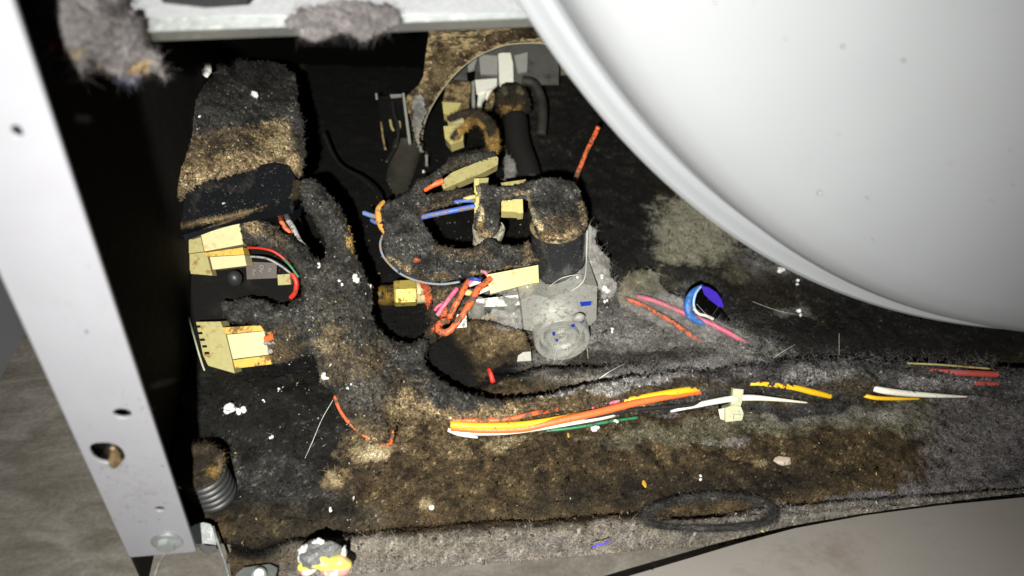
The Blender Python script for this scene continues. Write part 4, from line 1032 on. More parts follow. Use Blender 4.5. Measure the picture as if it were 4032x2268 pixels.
relief('pale_dust', [(1628, 378), (1668, 372), (1680, 440), (1664, 500), (1660, 560), (1668, 620), (1650, 600), (1628, 540), (1618, 440)], [(1640, 400, .628), (1655, 600, .62)], .001, 16, SOFT, bur, base='grey', amp=.0012, fib=.4, seed=82, blobs=[(1640, 560, 30, 60, 0, 'tan', .5)])
relief('pale_dust', [(1672, 600), (1684, 612), (1690, 650), (1684, 668), (1674, 650)], [(1680, 630, .615)], .001, 8, SOFT, bur, base='grey', amp=.0012, fib=.6, seed=83, rag=4)
# inside the opening
WPL = solid('white_ceramic', (.82, .83, .76), .5, var=.04, dirt=(.40, .36, .28), dscale=60, dlo=.6, dhi=.75)
GPL = solid('grey_plate', (.30, .30, .29), .5, var=.06, dirt=(.16, .15, .13), dscale=40, dlo=.55, dhi=.75)
DPL = solid('dark_plate', (.10, .10, .095), .55, dirt=(.03, .028, .022), dscale=50, dlo=.5, dhi=.7)
slab('baffle', [(1780, 150, .72), (2200, 150, .72), (2200, 330, .70), (1780, 330, .70)], .002, DPL, bur, .0004)
slab('grey_tab', [(1886, 214, .700), (1960, 220, .700), (1960, 294, .695), (1892, 291, .695)], .003, GPL, bur, .0005)
slab('grey_tab', [(2024, 219, .700), (2078, 205, .700), (2075, 280, .695), (2038, 286, .695)], .003, GPL, bur, .0005)
slab('white_strap', [(1962, 212, .690), (1976, 208, .690), (2010, 208, .690), (2020, 250, .688), (2022, 330, .680), (1966, 332, .680), (1964, 260, .688)], .004, WPL, bur, .001)
slab('white_plate', [(1870, 315, .682), (1957, 308, .682), (1957, 332, .680), (1940, 345, .678), (1876, 366, .676)], .003, WPL, bur, .0006)
slab('white_strip', [(1883, 372, .680), (1912, 352, .680), (1908, 380, .676), (1894, 400, .674), (1892, 440, .670), (1877, 440, .670)], .003, WPL, bur, .001)
slab('white_fin', [(1914, 350, .684), (1940, 345, .684), (1932, 380, .680), (1920, 395, .678), (1906, 380, .68)], .003, WPL, bur, .001)
slab('dark_fin', [(1926, 372, .676), (1942, 352, .676), (1950, 390, .674), (1935, 430, .672), (1920, 440, .672), (1906, 430, .672)], .003, TANB, bur, .001)
slab('steel_rod', [(1856, 325, .672), (1868, 315, .674), (1872, 450, .664), (1860, 452, .664)], .004, STEEL, bur, .001)
slab('slanted_tab', [(1858, 226, .690), (1880, 222, .690), (1866, 268, .686), (1845, 285, .686), (1842, 262, .688)], .003, GPL, bur, .0006)
slab('dark_slot', [(1838, 286, .680), (1868, 280, .680), (1866, 316, .678), (1840, 314, .678)], .002, SOOT_SHADE, bur, .0003)
slab('rust_block', [(1766, 316, .650), (1848, 320, .650), (1856, 340, .648), (1846, 396, .642), (1800, 402, .640), (1745, 396, .640), (1752, 350, .646)], .012, TANB, bur, .0012)
slab('cream_block', [(1741, 401, .640), (1816, 405, .640), (1800, 436, .636), (1768, 457, .634), (1746, 444, .636)], .010, CREAM, bur, .0014)
slab('cream_block', [(1760, 470, .630), (1824, 462, .630), (1828, 482, .628), (1764, 486, .628)], .010, CREAMW, bur, .0012)
slab('cream_block', [(1746, 497, .625), (1827, 491, .625), (1823, 552, .620), (1775, 570, .620), (1752, 545, .620)], .012, CREAM, bur, .0016)
relief('charred_knob', [(1960, 345), (2000, 322), (2050, 330), (2085, 370), (2095, 430), (2060, 462), (1990, 458), (1950, 440), (1940, 390)], [(2020, 400, .664)], .012, 50, LINT, bur, base='dark', amp=.0040, fib=.3, seed=91, blobs=[(1985, 430, 28, 16, 0, 'ochre', .9), (2050, 435, 22, 12, 0, 'ochre', .7), (1975, 350, 26, 20, 0, 'olive', .7), (2060, 350, 20, 20, 0, 'olive', .6)])
tv, tf = tube_arr(spline([W(*p) for p in [(2055, 320, .668), (2100, 330, .668), (2130, 390, .664), (2136, 460, .656), (2130, 530, .65)]], 8), .0045, 14); link('burner_tube', npmesh('burner_tube', tv, tf), solid('sooty_bend', (.022, .021, .018), .7, var=.4, bscale=90), bur)
tv, tf = tube_arr(spline([W(*p) for p in [(2030, 470, .655), (2040, 560, .640), (2070, 650, .625), (2090, 720, .615)]], 8), .0105, 18); link('burner_tube', npmesh('burner_tube', tv, tf), solid('sooty_tube', (.014, .014, .014), .5), bur)
relief('furry_column', [(1986, 615), (2012, 612), (2034, 640), (2034, 690), (2022, 720), (1990, 722), (1984, 680)], [(2010, 670, .600)], .004, 18, SOFT, bur, base='grey', amp=.0014, fib=.7, seed=92, rag=6)
slab('steel_upright', [(1583, 366, .640), (1592, 366, .640), (1618, 560, .625), (1608, 566, .625)], .003, STEEL, bur, .0005)
slab('steel_lug', [(1535, 372, .650), (1582, 370, .650), (1580, 378, .649), (1538, 382, .649)], .002, STEEL, bur, .0004)
wire('sooty_lead', [(1545, 400, .650), (1552, 450, .645), (1568, 500, .640), (1560, 570, .635), (1520, 640, .625)], .0016, W_DK, bur)
wire('scorched_pin', [(1536, 472, .645), (1542, 500, .643), (1550, 515, .642)], .0012, CREAMG, bur)
wire('scorched_pin', [(1572, 478, .643), (1574, 500, .642), (1566, 515, .641)], .0012, CREAMG, bur)
wire('scorched_pin', [(1500, 480, .648), (1508, 540, .644), (1518, 590, .640)], .0010, TANB, bur)
wire('scorched_pin', [(1481, 368, .655), (1484, 392, .654)], .0010, STEEL, bur)
slab('sooty_box', [(1490, 380, .665), (1600, 372, .660), (1620, 520, .645), (1500, 520, .650)], .012, SOOTW, bur, .002)
tv, tf = tube_arr(spline([W(*p) for p in [(1610, 560, .67), (1590, 640, .66), (1570, 740, .64), (1590, 820, .62)]], 8), [.014, .013, .012, .010], 18); link('intake_tube', npmesh('intake_tube', tv, tf), solid('sooty_olive', (.035, .033, .024), .7, var=.4, bscale=90), bur)

# long sooty leads in the black gap
wire('sooty_cable', [(1270, 520, .62), (1330, 640, .60), (1420, 700, .57), (1480, 760, .54), (1490, 830, .50)], .0012, W_DK)
tag(bpy.data.objects['sooty_cable'], 'thin sooty cable hanging in the black gap left of the valve', 'cable')
wire('orange_cable', [(2356, 500, .545), (2340, 535, .552), (2312, 592, .562), (2288, 650, .57), (2266, 705, .575), (2256, 750, .58)], .0019, W_OR)
tag(bpy.data.objects['orange_cable'], 'orange cable dropping from the drum rim into the dark behind the coils', 'cable')

# ================================================================== loose wires in grey lint on the right of the valve
ridge = relief('grey_lint_ridge', [(2430, 1150), (2450, 1095), (2500, 1058), (2560, 1060), (2596, 1085), (2610, 1130), (2680, 1165), (2740, 1200), (2790, 1250), (2860, 1270), (2950, 1320), (3010, 1372), (2990, 1405), (2900, 1408), (2830, 1402), (2760, 1370), (2680, 1330), (2600, 1290), (2500, 1240), (2440, 1210)],
    [(2450, 1150, .545), (2550, 1080, .550), (2700, 1220, .535), (2800, 1380, .505), (2980, 1380, .515), (2900, 1300, .53)], .005, 34, SOFT, None, base='grey', amp=.0030, fib=.9, flen=.0042, fwid=.00009, seed=101, lift=.8, blobs=[(2530, 1090, 70, 50, 0, 'olive', .9), (2460, 1150, 40, 50, 0, 'tan', .5), (2900, 1390, 140, 20, 0, 'dgrey', .7)])
tag(ridge, 'loose grey lint ridge carrying the pink and orange wires right of the valve', 'lint ridge')
PRON = 'loose wires lying in the grey lint ridge'
o = wire('pink_wire', [(2510, 1168, .5330), (2560, 1180, .5290), (2617, 1200, .5270), (2672, 1224, .5240), (2760, 1258, .5200), (2830, 1290, .5160), (2890, 1322, .5140), (2945, 1358, .5140)], .0019, W_PK); tag(o, 'bright pink wire lying on grey lint past the blue loop', 'wire', PRON)
o = wire('orange_wire', [(2462, 1174, .5350), (2520, 1198, .5310), (2600, 1240, .5240), (2680, 1290, .5160), (2740, 1336, .5090), (2812, 1382, .5040)], .0018, W_OR); tag(o, 'dusty orange wire below the pink one on the grey lint ridge', 'wire', PRON)
def wirefuzz(paths, n, L, col, label, seed, spread=.0022):
    g_ = np.random.default_rng(seed); P_ = []
    for pts in paths:
        sp = spline([W(*p) for p in pts], 30)
        k = g_.integers(0, len(sp), n)
        P_.append(sp[k] + g_.normal(0, spread, (n, 3)))
    P_ = np.vstack(P_); vd = CAM - P_; vd /= np.linalg.norm(vd, axis=1)[:, None]
    v, f, c = fibres(P_, vd, len(P_), L, .00007, np.tile(col, (len(P_), 1)), .25, 2.6, 6, seed)
    o = link('lint_fuzz', npmesh('lint_fuzz', v, f, c), SOFT); tag(o, label, 'lint', kind='stuff')
wirefuzz([[(2480, 1160, .532), (2617, 1200, .525), (2672, 1224, .522), (2830, 1290, .514), (2960, 1370, .512)], [(2462, 1174, .533), (2600, 1240, .522), (2740, 1336, .507), (2830, 1390, .502)]], 1500, .0045, (.22, .215, .22), 'wispy grey lint strands over the pink and orange wires', 3)
wirefuzz([[(2400, 1460, .436), (2700, 1440, .446), (3000, 1425, .458), (3400, 1420, .466), (3900, 1440, .480)]], 3600, .0030, (.16, .155, .16), 'wispy grey lint strands along the top of the harness', 4, .003)
wirefuzz([[(1640, 1660, .410), (2000, 1670, .414), (2350, 1630, .420), (2760, 1540, .437)]], 900, .0028, (.10, .075, .045), 'brown lint strands crossing the yellow and orange harness wires', 5, .0018)
bl = thing('blue_sleeve', 'curled blue and violet foil sleeve standing open in the lint beside the pink wire', 'sleeve', loc=tuple(W(2780, 1260, .535)))
ring = spline([W(*p) for p in [(2766, 1124, .523), (2728, 1150, .519), (2708, 1192, .517), (2712, 1232, .517), (2742, 1262, .518), (2790, 1280, .520)]], 8)
tv, tf = tube_arr(ring, [.0010, .0022, .0028, .0028, .0024, .0012], 14); link('blue_band', npmesh('blue_band', tv, tf), BLUEF, bl)
tv, tf = tube_arr(spline([W(*p) for p in [(2760, 1128, .521), (2740, 1155, .517), (2731, 1195, .516), (2742, 1232, .517)]], 8), .0009, 10); link('pale_edge', npmesh('pale_edge', tv, tf), solid('pale_blue', (.35, .5, .8), .5), bl)
slab('violet_flap', [(2762, 1128, .520), (2790, 1134, .518), (2822, 1154, .518), (2842, 1182, .520), (2850, 1212, .523), (2830, 1208, .524), (2796, 1182, .523), (2772, 1158, .522)], .0012, VIOLF, bl, .0004)
slab('dark_mouth', [(2760, 1134, .527), (2800, 1175, .528), (2850, 1230, .530), (2878, 1262, .532), (2830, 1270, .530), (2770, 1240, .528), (2736, 1200, .526)], .010, SOOT_SHADE, bl, .001)  # black slab put in for the shade inside the open sleeve
wire('white_thread', [(2734, 1216, .5150), (2752, 1236, .5130), (2780, 1243, .5130), (2808, 1256, .5150)], .0010, TUFT, bl)
o = slab('green_scrap', [(2887, 1379, .5100), (2915, 1384, .5080), (2955, 1400, .5080), (2938, 1410, .5080), (2905, 1404, .5080)], .0008, GREENB); tag(o, 'small green plastic scrap at the lower end of the pink wire', 'scrap')

# ================================================================== things at the front of the pan
cb = G(856, 1985, -.012)
con = thing('corrugated_conduit', 'black corrugated conduit stub with a scorched top poking out of char at lower left', 'conduit', loc=tuple(cb))
prof = []
for k in range(7):
    z = .004 + .0052 * k
    prof += [(.0098, z), (.0116, z + .0010), (.0120, z + .0022), (.0112, z + .0034), (.0098, z + .0042)]
axis = np.array([-.10, -.10, 1.0])
lathe('ribbed_wall', cb + np.array([.0, .004, -.004]), axis, [(.0098, 0)] + prof, RUBBER, con, 48, 60)
top = cb + np.array([.0, .004, -.004]) + axis / np.linalg.norm(axis) * .041
ta, tu, tv_ = frame(axis)
rp = [top + .0095 * (math.cos(a) * tu + math.sin(a) * tv_) for a in np.linspace(0, 2 * math.pi, 28, endpoint=False)]
fuzzy('scorched_rim', rp, .0030, 'dark', LINT, con, fib=10, closed=True, seed=111, blobs=[(905, 1790, 40, 60, 30, 'tan', .9), (880, 1840, 60, 20, 0, 'ochre', .5)])
v_, f_ = blobmesh(top - .003 * ta, .0085, 12, .2, 3, (1, 1, .4)); link('lint_plug', npmesh('lint_plug', v_, f_, paint(v_, 'dark', [], 5)), LINT, con)

cup = thing('melted_plug', 'melted grey ash plug on a green and pink molten blob at the front lip', 'melted plug', loc=tuple(G(1290, 2240, 0)))
v_, f_ = blobmesh(W(1262, 2184, .358), .0086, 4, .5, 4, (1.15, .8, .75)); link('ash_lump', npmesh('ash_lump', v_, f_), ASH, cup)
v_, f_ = blobmesh(W(1312, 2178, .360), .0055, 6, .5, 4, (.9, .8, .8)); link('ash_lump', npmesh('ash_lump', v_, f_), ASH, cup)
for (x, y, r, s, sc) in ((1190, 2192, .0036, 2, (.6, .8, 1.8)), (1206, 2163, .0030, 5, (1.2, .8, .9)), (1252, 2140, .0026, 7, (1.2, .8, .8)), (1356, 2176, .0028, 9, (.5, .8, 1.7)), (1292, 2142, .0018, 13, (1.8, .8, .6))):
    v_, f_ = blobmesh(W(x, y, .358), r, s, .7, 3, sc); link('ash_flake', npmesh('ash_flake', v_, f_), ASHW if s != 13 else ASH, cup)
def melt(name, pts, rr_, mat, sd):
    tv, tf = tube_arr(spline([W(*p) for p in pts], 10), rr_, 20)
    tv = tv + .0012 * np.stack([fbm(tv, 160, 2, sd), fbm(tv, 160, 2, sd + 1), fbm(tv, 160, 2, sd + 2)], -1)
    link(name, npmesh(name, tv, tf), mat, cup)
melt('yellow_melt', [(1184, 2230, .358), (1225, 2222, .356), (1262, 2214, .355), (1300, 2222, .355), (1340, 2212, .355), (1376, 2228, .357)], [.0018, .0030, .0038, .0032, .0038, .0026], GLUEY, 3)
melt('pink_melt', [(1190, 2240, .357), (1215, 2250, .356), (1250, 2236, .356), (1290, 2242, .355), (1330, 2248, .354), (1368, 2238, .356)], [.0014, .0026, .0014, .0028, .0034, .0022], GLUER, 9)

rgp = [G(2795 + 258 * math.cos(a) + 6 * math.sin(2 * a), 2026 + (64 + 10 * math.cos(a + 1)) * math.sin(a) - 8 * math.cos(a), .0005 + .0018 * (1 if math.sin(a) > 0 else .2)) for a in np.linspace(0, 2 * math.pi, 90, endpoint=False)]
o = fuzzy('oval_grommet', np.array(rgp), .0016, 'char', CHAR, None, fib=9, closed=True, seed=121, seg=14, blobs=[(2850, 2080, 300, 18, 0, 'dgrey', .8)])
tag(o, 'charred oval grommet ring set into the front lip of the pan', 'grommet')

# ================================================================== lint hanging near the lens
o = relief('hanging_lint_clump', [(60, -60), (80, 60), (96, 140), (150, 215), (205, 262), (215, 300), (262, 326), (312, 318), (338, 262), (352, 236), (385, 258), (410, 288), (455, 308), (520, 326), (545, 300), (600, 286), (650, 318), (640, 250), (612, 205), (572, 190), (560, 120), (545, 50), (480, 20), (470, -60)],
    [(100, 0, .235), (500, 0, .250), (300, 300, .250), (600, 280, .262), (300, 120, .232)], .010, 90, SOFT, None, base='mauve', mul=.75, amp=.0040, fib=1.0, flen=.0030, fwid=.00006, seed=131, rag=20, lift=.7, freq=120, curl=1.8,
    blobs=[(290, 225, 44, 16, -10, 'cream', .55), (410, 280, 36, 14, 0, 'cream', .6), (555, 280, 40, 20, -30, 'ochre', .6), (490, 310, 70, 16, 0, 'blue', .25), (210, 188, 26, 12, -35, 'orange', .7), (460, 60, 60, 30, 0, 'dgrey', .5)])
tag(o, 'big blurred grey lint clump hanging at the top left beside the post', 'lint clump')
o = relief('bar_lint', [(1130, 96), (1165, 118), (1190, 152), (1235, 170), (1285, 160), (1320, 150), (1370, 140), (1420, 165), (1455, 160), (1490, 138), (1540, 118), (1590, 100), (1570, 40), (1500, 10), (1380, 0), (1200, 20), (1140, 60)],
    [(1150, 90, .270), (1560, 90, .274), (1300, 150, .268), (1350, 20, .272)], .004, 60, SOFT, None, base='mauve', mul=.8, amp=.0030, fib=1.2, flen=.0028, fwid=.00006, seed=132, rag=18, lift=.8, freq=150, curl=1.8)
tag(o, 'fluffy grey lint strip clinging under the middle of the crossbar', 'lint strip')

# ================================================================== drum
YD = .05
dcx, dcz, dr = .38815, .36 + .17859, .4343
drum = thing('drum', 'large smooth white dryer drum with a rolled rim filling the upper right', 'drum', loc=(dcx, .0, dcz))
DO = dr - .3457
lathe('drum_rim', (dcx, YD, dcz), (0, -1, 0), [(a + DO, b) for a, b in [(.3400, -.45), (.3440, -.04), (.3440, -.0060), (.3452, -.0030), (.3457, .0), (.3452, .0026), (.3434, .0038), (.3412, .0030), (.3396, .0010), (.3380, .0), (.3360, .0), (.3340, .0020), (.3332, .0050)]], DRUMM, drum, 260, 40)
lathe('drum_front', (dcx, YD, dcz), (0, -1, 0), [(a + DO, b) for a, b in [(.3340, .0018), (.3330, .0110), (.3310, .0190), (.3270, .0250), (.3200, .0295), (.3080, .0325), (.2850, .0350), (.2400, .0375), (.1500, .0400), (-DO + .0001, .0420)]], DRUMM, drum, 260, 60)
v_, f_ = blobmesh(V(3230, 762, YD - .0365), .0011, 3, .3, 2, (1, .4, 1)); link('paint_blister', npmesh('paint_blister', v_, f_), DRUMM, drum)

# ================================================================== panel lying in front, and the neighbouring appliance
PA_, PB_, PC_ = W(2480, 2268, proj(G(2480, 2268, .008))[2]), W(3130, 2080, proj(G(3130, 2080, .0045))[2]), W(4100, 1950, proj(G(4100, 1950, .016))[2])
pn = np.cross(PB_ - PA_, PC_ - PA_); pn /= np.linalg.norm(pn)
def PL(x, y):
    d = camv([(x - 2016) / FPX, -(y - 1134) / FPX, -1.0]); return CAM + d * (((PA_ - CAM) @ pn) / (d @ pn))
if pn @ (PA_ - CAM) < 0: pn = -pn
o = prism('white_panel', [PL(x, y) for x, y in [(2150, 2372), (2485, 2266), (2700, 2202), (2900, 2142), (3010, 2112), (3130, 2080), (3400, 2030), (3700, 1990), (4200, 1942), (4200, 2420), (2150, 2420)]], pn * .0022, PANELM, None, .0005)
tag(o, 'removed white front panel lying blurred at the lower right, edge toward the pan', 'panel')
nb = thing('neighbour_appliance', 'grey-white neighbouring appliance corner left of the post with a dark seam', 'appliance', loc=tuple(G(100, 1300, FZ)))
A = G(121, 1278, FZ); B = G(-20, 1528, FZ)
dirv = (B - A); dirv /= np.linalg.norm(dirv)
A2 = A - dirv * .30; B2 = B + dirv * .4
nrm = np.cross(dirv, [0, 0, 1]); 
if nrm[0] > 0: nrm = -nrm
h0 = .0510
prism('lower_panel', [A2, B2, B2 + [0, 0, h0], A2 + [0, 0, h0]], nrm * .05, PAINT, nb, .002)
prism('seam', [A2 + [0, 0, h0] + nrm * .003, B2 + [0, 0, h0] + nrm * .003, B2 + [0, 0, h0 + .004] + nrm * .003, A2 + [0, 0, h0 + .004] + nrm * .003], nrm * .04, SOOT_SHADE, nb, 0)
prism('upper_panel', [A2 + [0, 0, h0 + .004], B2 + [0, 0, h0 + .004], B2 + [0, 0, .55], A2 + [0, 0, .55]], nrm * .05, PAINT, nb, .002)

o = relief('hole_lint', [(432, 1740), (452, 1748), (470, 1775), (482, 1810), (470, 1832), (440, 1842), (425, 1822), (430, 1785)], [(450, 1790, proj(V(450, 1790, .0012))[2])], .0012, 12, SOFT, None, base='tan', amp=.0012, fib=1.0, flen=.0022, fwid=.00007, seed=141, rag=7, blobs=[(440, 1770, 14, 40, 0, 'dgrey', .5)])
tag(o, 'tan lint wad caught in the large hole of the white post', 'lint wad')


def dusting(name, pts, nrm, L, col, parent, label=None, cat=None, seed=0, w=.00007):
    pts = np.array(pts); nn = np.tile(np.array(nrm, float), (len(pts), 1))
    v, f, c = fibres(pts, nn, len(pts), L, w, np.tile(col, (len(pts), 1)), .08, 1.6, 4, seed)
    g = grains(pts, nn, len(pts) // 5, .00018, np.tile(col, (len(pts), 1)), seed)
    v, f, c = join([(v, f, c), g])
    o = link(name, npmesh(name, v, f, c), SOFT, parent); o['kind'] = 'stuff'
    return o
g = np.random.default_rng(77)
def area_hits(poly, n, names):
    xs = [p[0] for p in poly]; ys = [p[1] for p in poly]
    out = []
    X_ = g.uniform(min(xs), max(xs), n); Y_ = g.uniform(min(ys), max(ys), n)
    ok_ = segdist(X_, Y_, poly) > 0
    for x, y in zip(X_[ok_], Y_[ok_]):
        d = Vector(camv([(x - 2016) / FPX, -(y - 1134) / FPX, -1.0])).normalized()
        k, loc, nor, i, ob, m = SC.ray_cast(DG0, Vector(CAM), d)
        if k and ob.name.split('.')[0] in names: out.append(np.array(loc) - np.array(d) * .0002)
    return out
bpy.context.view_layer.update(); DG0 = bpy.context.evaluated_depsgraph_get()
cpts = area_hits([(650, 880), (720, 700), (1150, 640), (1160, 760), (1120, 812), (720, 895)], 900, ('cover',))
if cpts: dusting('dust_flecks', cpts, W(950, 780, .4) - W(950, 780, .45), .0009, (.20, .18, .14), ctl, seed=8, w=.00010)
vpts = area_hits([(2060, 1120), (2350, 1100), (2350, 1400), (2090, 1400)], 700, ('valve_body', 'regulator_cap'))
if vpts: dusting('dust_flecks', vpts, (0, -.8, .6), .0010, (.24, .21, .18), valve, seed=9, w=.00006)
qpts = area_hits([(2085, 940), (2300, 940), (2300, 1120), (2120, 1120)], 700, ('coil',))
if qpts: dusting('dust_flecks', qpts, (0, -1, .2), .0007, (.24, .24, .24), valve, seed=10, w=.00006)
pp = [V(g.normal(545, 62), g.normal(1935, 62), -.0004) for k in range(420)] + [V(g.normal(470, 150), g.uniform(900, 2160), -.0004) for k in range(260)] + [V(g.normal(560, 40), g.normal(1640, 60), -.0004) for k in range(60)] + [V(g.normal(440, 60), g.normal(1850, 30), -.0004) for k in range(80)]
pp = [p for p in pp if -.1155 < p[0] < -.0875 and .0195 < p[2] < .45]
dusting('lint_dust', pp, (0, -1, 0), .0020, (.12, .115, .12), dryer, seed=5)
pp = [V(g.uniform(2200, 4032), g.uniform(0, 1200), YD - .0425) for k in range(260)]
pp = [p for p in pp if math.hypot(p[0] - dcx, p[2] - dcz) < dr - .04]
dusting('lint_dust', pp, (0, -1, 0), .0009, (.26, .25, .25), drum, seed=6, w=.00004)
pp = [PL(g.uniform(2500, 4032), g.uniform(2050, 2268)) - pn * .0003 for k in range(200)]
pp = [p for p in pp if proj(p)[1] > 2110]
dusting('lint_dust', pp, -pn, .0012, (.14, .13, .12), None, seed=7)
o = bpy.data.objects['lint_dust.002']; tag(o, 'thin scatter of lint specks on the lower right panel', 'dust', kind='stuff')
# ================================================================== small debris, placed on what the view ray meets
bpy.context.view_layer.update()
DG = bpy.context.evaluated_depsgraph_get()
def hit(px, py):
    d = Vector(camv([(px - 2016) / FPX, -(py - 1134) / FPX, -1.0])).normalized()
    ok, loc, nor, i, ob, m = SC.ray_cast(DG, Vector(CAM), d)
    return (np.array(loc), np.array(nor), -np.array(d)) if ok else (W(px, py, .45), np.array([0, 0, 1.]), -np.array(d))
TG = 'white lint tufts scattered on the char'
tufts = [(801, 268, 30, 'largest white fluff ball at the top of the charred mound'), (1003, 380, 17, 'white fluff speck high on the right side of the charred mound'), (783, 457, 9, 'tiny white fleck low in the middle of the charred mound'),
         (1338, 1114, 11, 'small white tuft on the harness right of the knob hole'), (1404, 1096, 19, 'bright white tuft at the right edge of the upper harness bend'), (1462, 1130, 9, 'white fleck on the very right rim of the harness bend'), (1250, 1047, 11, 'white fleck where the two upper harness branches meet'),
         (1277, 1476, 22, 'white tuft on the left edge of the harness above the tan area'), (1378, 1520, 10, 'faint white fleck in the middle of the wide harness part'), (905, 1606, 24, 'elongated white tuft on char above the conduit'), (950, 1614, 20, 'white tuft right beside the elongated one above the conduit'),
         (1097, 1540, 12, 'white fleck on char below the lower plug'), (1072, 1727, 13, 'white fleck on char halfway between conduit and harness'), (1036, 1575, 8, 'tiny fleck on char below the lower plug, left one'), (1298, 2004, 10, 'white fleck on brown lint above the melted plug'),
         (2343, 1690, 15, 'white flake on the brown pan just under the orange wire end'), (2425, 1662, 12, 'white flake beside the green wire end'), (3074, 1061, 18, 'white fluff just below the drum edge'), (3138, 1118, 11, 'smaller white fluff below the drum edge'), (2385, 1142, 16, 'white bead in the fluff right of the coil'),
         (2372, 1094, 12, 'white bead high in the fluff right of the coil'), (2278, 1094, 12, 'white bead on the dust at the coil foot'), (2386, 1180, 10, 'white bead hanging at the lowest fluff right of the valve'), (1665, 678, 9, 'white fleck at the bend of the igniter lead'), (3139, 1414, 10, 'white fleck on top of the grey harness'),
         (3150, 1240, 14, 'faint white fluff on dark lint under the drum'), (2760, 1880, 9, 'cream crumb on the pan above the oval grommet'), (2405, 1300, 11, 'white fleck on grey lint right of the regulator'), (2080, 1128, 8, 'white spot of dust on the valve screw')]
for i, (px, py, rp_, lab_) in enumerate(tufts):
    p, n_, vd = hit(px, py)
    D = (p - CAM) @ (R @ np.array([0, 0, -1.0]))
    r = rp_ * D / FPX
    g = np.random.default_rng(i)
    parts = []
    for k in range(4 if rp_ > 14 else 2):
        v_, f_ = blobmesh(p + vd * r * .5 + g.normal(0, .42 * r, 3), r * g.uniform(.45, .72), i * 7 + k, .6, 2, tuple(g.uniform(.7, 1.2, 3)))
        parts.append((v_, f_, np.tile([.80, .80, .80], (len(v_), 1))))
    vv = np.vstack([q[0] for q in parts]); nn = vv - p; nn /= np.linalg.norm(nn, axis=1)[:, None] + 1e-9
    parts.append(fibres(vv, nn, 26 if rp_ > 14 else 8, r * .75, .00006, np.tile([.6, .6, .6], (len(vv), 1)), .8, .9, 3, i))
    v, f, c = join(parts)
    o = link('lint_tuft', npmesh('lint_tuft', v, f, c), SOFT)
    tag(o, lab_, 'lint tuft', TG)

HG = 'long loose hairs'
hairs = [([(2202, 1338, .012), (2190, 1380, .006), (2181, 1428, .001)], .00016, 'white hair hanging straight down from the regulator centre', 0),
         ([(2236, 1368, .010), (2226, 1400, .006), (2194, 1442, .001)], .00014, 'curved white hair hanging right of the regulator centre', 0),
         ([(2308, 1328, .004), (2312, 1370, .006), (2316, 1412, .001)], .00012, 'thin hair hanging at the right rim of the regulator', 0),
         ([(2358, 1492, .002), (2402, 1462, .006), (2462, 1430, .004)], .00026, 'stiff white bristle above the harness under the regulator', 0),
         ([(2160, 1130, .002), (2210, 1096, .012), (2270, 1082, .012), (2300, 1086, .002)], .00018, 'white thread arching over the foot of the big coil', 0),
         ([(2312, 900, .002), (2310, 1000, .006), (2300, 1100, .006), (2250, 1146, .002)], .00028, 'long white thread running down beside the big coil', 0),
         ([(1312, 1574, .002), (1268, 1650, .010), (1230, 1740, .010), (1200, 1806, .002)], .00014, 'long thin hair crossing the char left of the harness foot', 0),
         ([(648, 2180, .004), (622, 2225, .008), (606, 2280, .004)], .00007, 'pale hair curling below the hex bolt', 0),
         ([(3304, 1312, .016), (3304, 1370, .008), (3304, 1416, .001)], .00012, 'upright thin hair on the grey harness crest', 0),
         ([(3044, 1410, .001), (3080, 1386, .008), (3130, 1356, .012)], .00012, 'slanting hair rising from the grey harness', 0),
         ([(2742, 1196, .010), (2790, 1248, .010), (2830, 1290, .004)], .00010, 'fine hair crossing the blue sleeve', 0),
         ([(1240, 160, .0), (1236, 180, .0)], .0001, '', 9),
         ([(2960, 1186, .004), (3060, 1222, .014), (3180, 1246, .004)], .00010, 'fine hair drifting over dark lint under the drum', 0)]
for pts, r, lab_, dk in hairs:
    if dk == 9: continue
    P3 = []
    for (px, py, lift) in pts:
        p, n_, vd = hit(px, py); P3.append(p + vd * lift)
    # keep the strand from jumping between near and far hits
    Ds = [(p - CAM) @ (R @ np.array([0, 0, -1.0])) for p in P3]
    D0 = min(Ds); P3 = [W(pts[k][0], pts[k][1], min(Ds[k], D0 + .018)) for k in range(len(pts))]
    vv, ff = tube_arr(spline(P3, 10), [r, r, r * .6], 6)
    o = link('hair', npmesh('hair', vv, ff), HAIRW); tag(o, lab_, 'hair', HG)
    
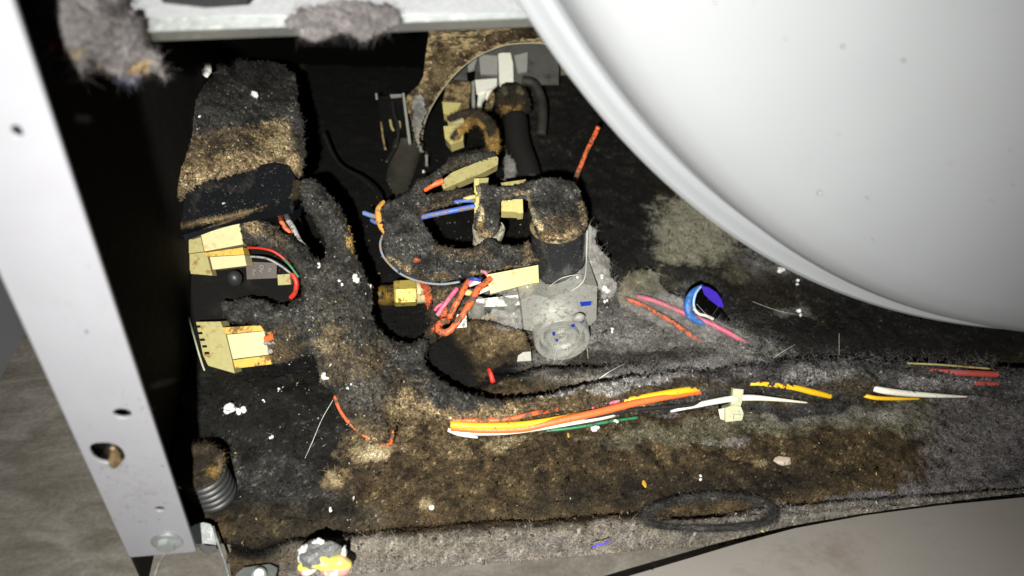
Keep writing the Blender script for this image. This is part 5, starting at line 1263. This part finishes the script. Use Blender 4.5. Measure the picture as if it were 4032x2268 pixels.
def chip(px, py, rp_, mat, lab_, sc=(1.5, .7, .5), name='chip', cat='chip', sd=1, amp=.4):
    p, n_, vd = hit(px, py)
    D = (p - CAM) @ (R @ np.array([0, 0, -1.0])); r = rp_ * D / FPX
    v_, f_ = blobmesh(p + vd * r * .25, r, sd, amp, 3, sc)
    o = link(name, npmesh(name, v_, f_), mat); tag(o, lab_, cat)
chip(3083, 1814, 30, CHIP, 'pale cracked stone-like chip on the brown pan right of centre', (1.2, .7, .5), sd=4)
chip(2537, 1905, 16, OCHRE, 'small ochre wood flake on the pan left of the oval grommet', (.5, 1.1, .3), sd=3)
chip(1700, 1998, 11, ASHW, 'pale crumb stuck in the brown lint near the front', (1, 1, .6), sd=6)
chip(2237, 1712, 10, OCHRE, 'thin ochre flake under the green wire', (.5, 1.5, .3), sd=8)
chip(2340, 1690, 13, ASHW, 'round pale shell-like flake under the orange wire', (1.1, .9, .4), sd=9, amp=.2)
o = wire('blue_thread', [(2330, 2154, .3885), (2350, 2146, .3875), (2370, 2144, .3875), (2398, 2132, .3885)], .00035, INKV); tag(o, 'short blue thread scrap on the pale front lip', 'thread')

# fine crumbs and white specks nobody could count
g = np.random.default_rng(5)
P3 = []
tri = 0
vsb, fsb, csb, off = [], [], [], 0
for k in range(750):
    u = g.random()
    if u < .35: px, py = g.normal(1350, 130), g.normal(1350, 260)
    elif u < .55: px, py = g.normal(1750, 180), g.normal(900, 140)
    elif u < .70: px, py = g.normal(880, 150), g.normal(480, 140)
    else: px, py = g.uniform(900, 3900), g.uniform(1480, 2180)
    p, n_, vd = hit(px, py)
    if p[1] > .40 or p[1] < -.004 or p[2] > .2 or abs(n_[0]) > .9: continue
    r = .00028 * g.gamma(2, .5) + .00010
    q = p + vd * r + g.normal(0, r, (4, 3))
    w = g.random()
    c = (.55, .55, .55) if w < .45 else ((.55, .42, .18) if w < .75 else (.3, .3, .3))
    vsb.append(q); fsb.append(np.array([[0, 1, 2], [0, 2, 3], [0, 3, 1], [1, 3, 2]]) + off); off += 4
    csb.append(np.tile(c, (4, 1)))
o = link('crumbs', npmesh('crumbs', np.vstack(vsb), [np.concatenate(fsb)], np.vstack(csb)), SOFT, None, False)
tag(o, 'fine pale crumbs peppered over the char', 'crumbs', kind='stuff')
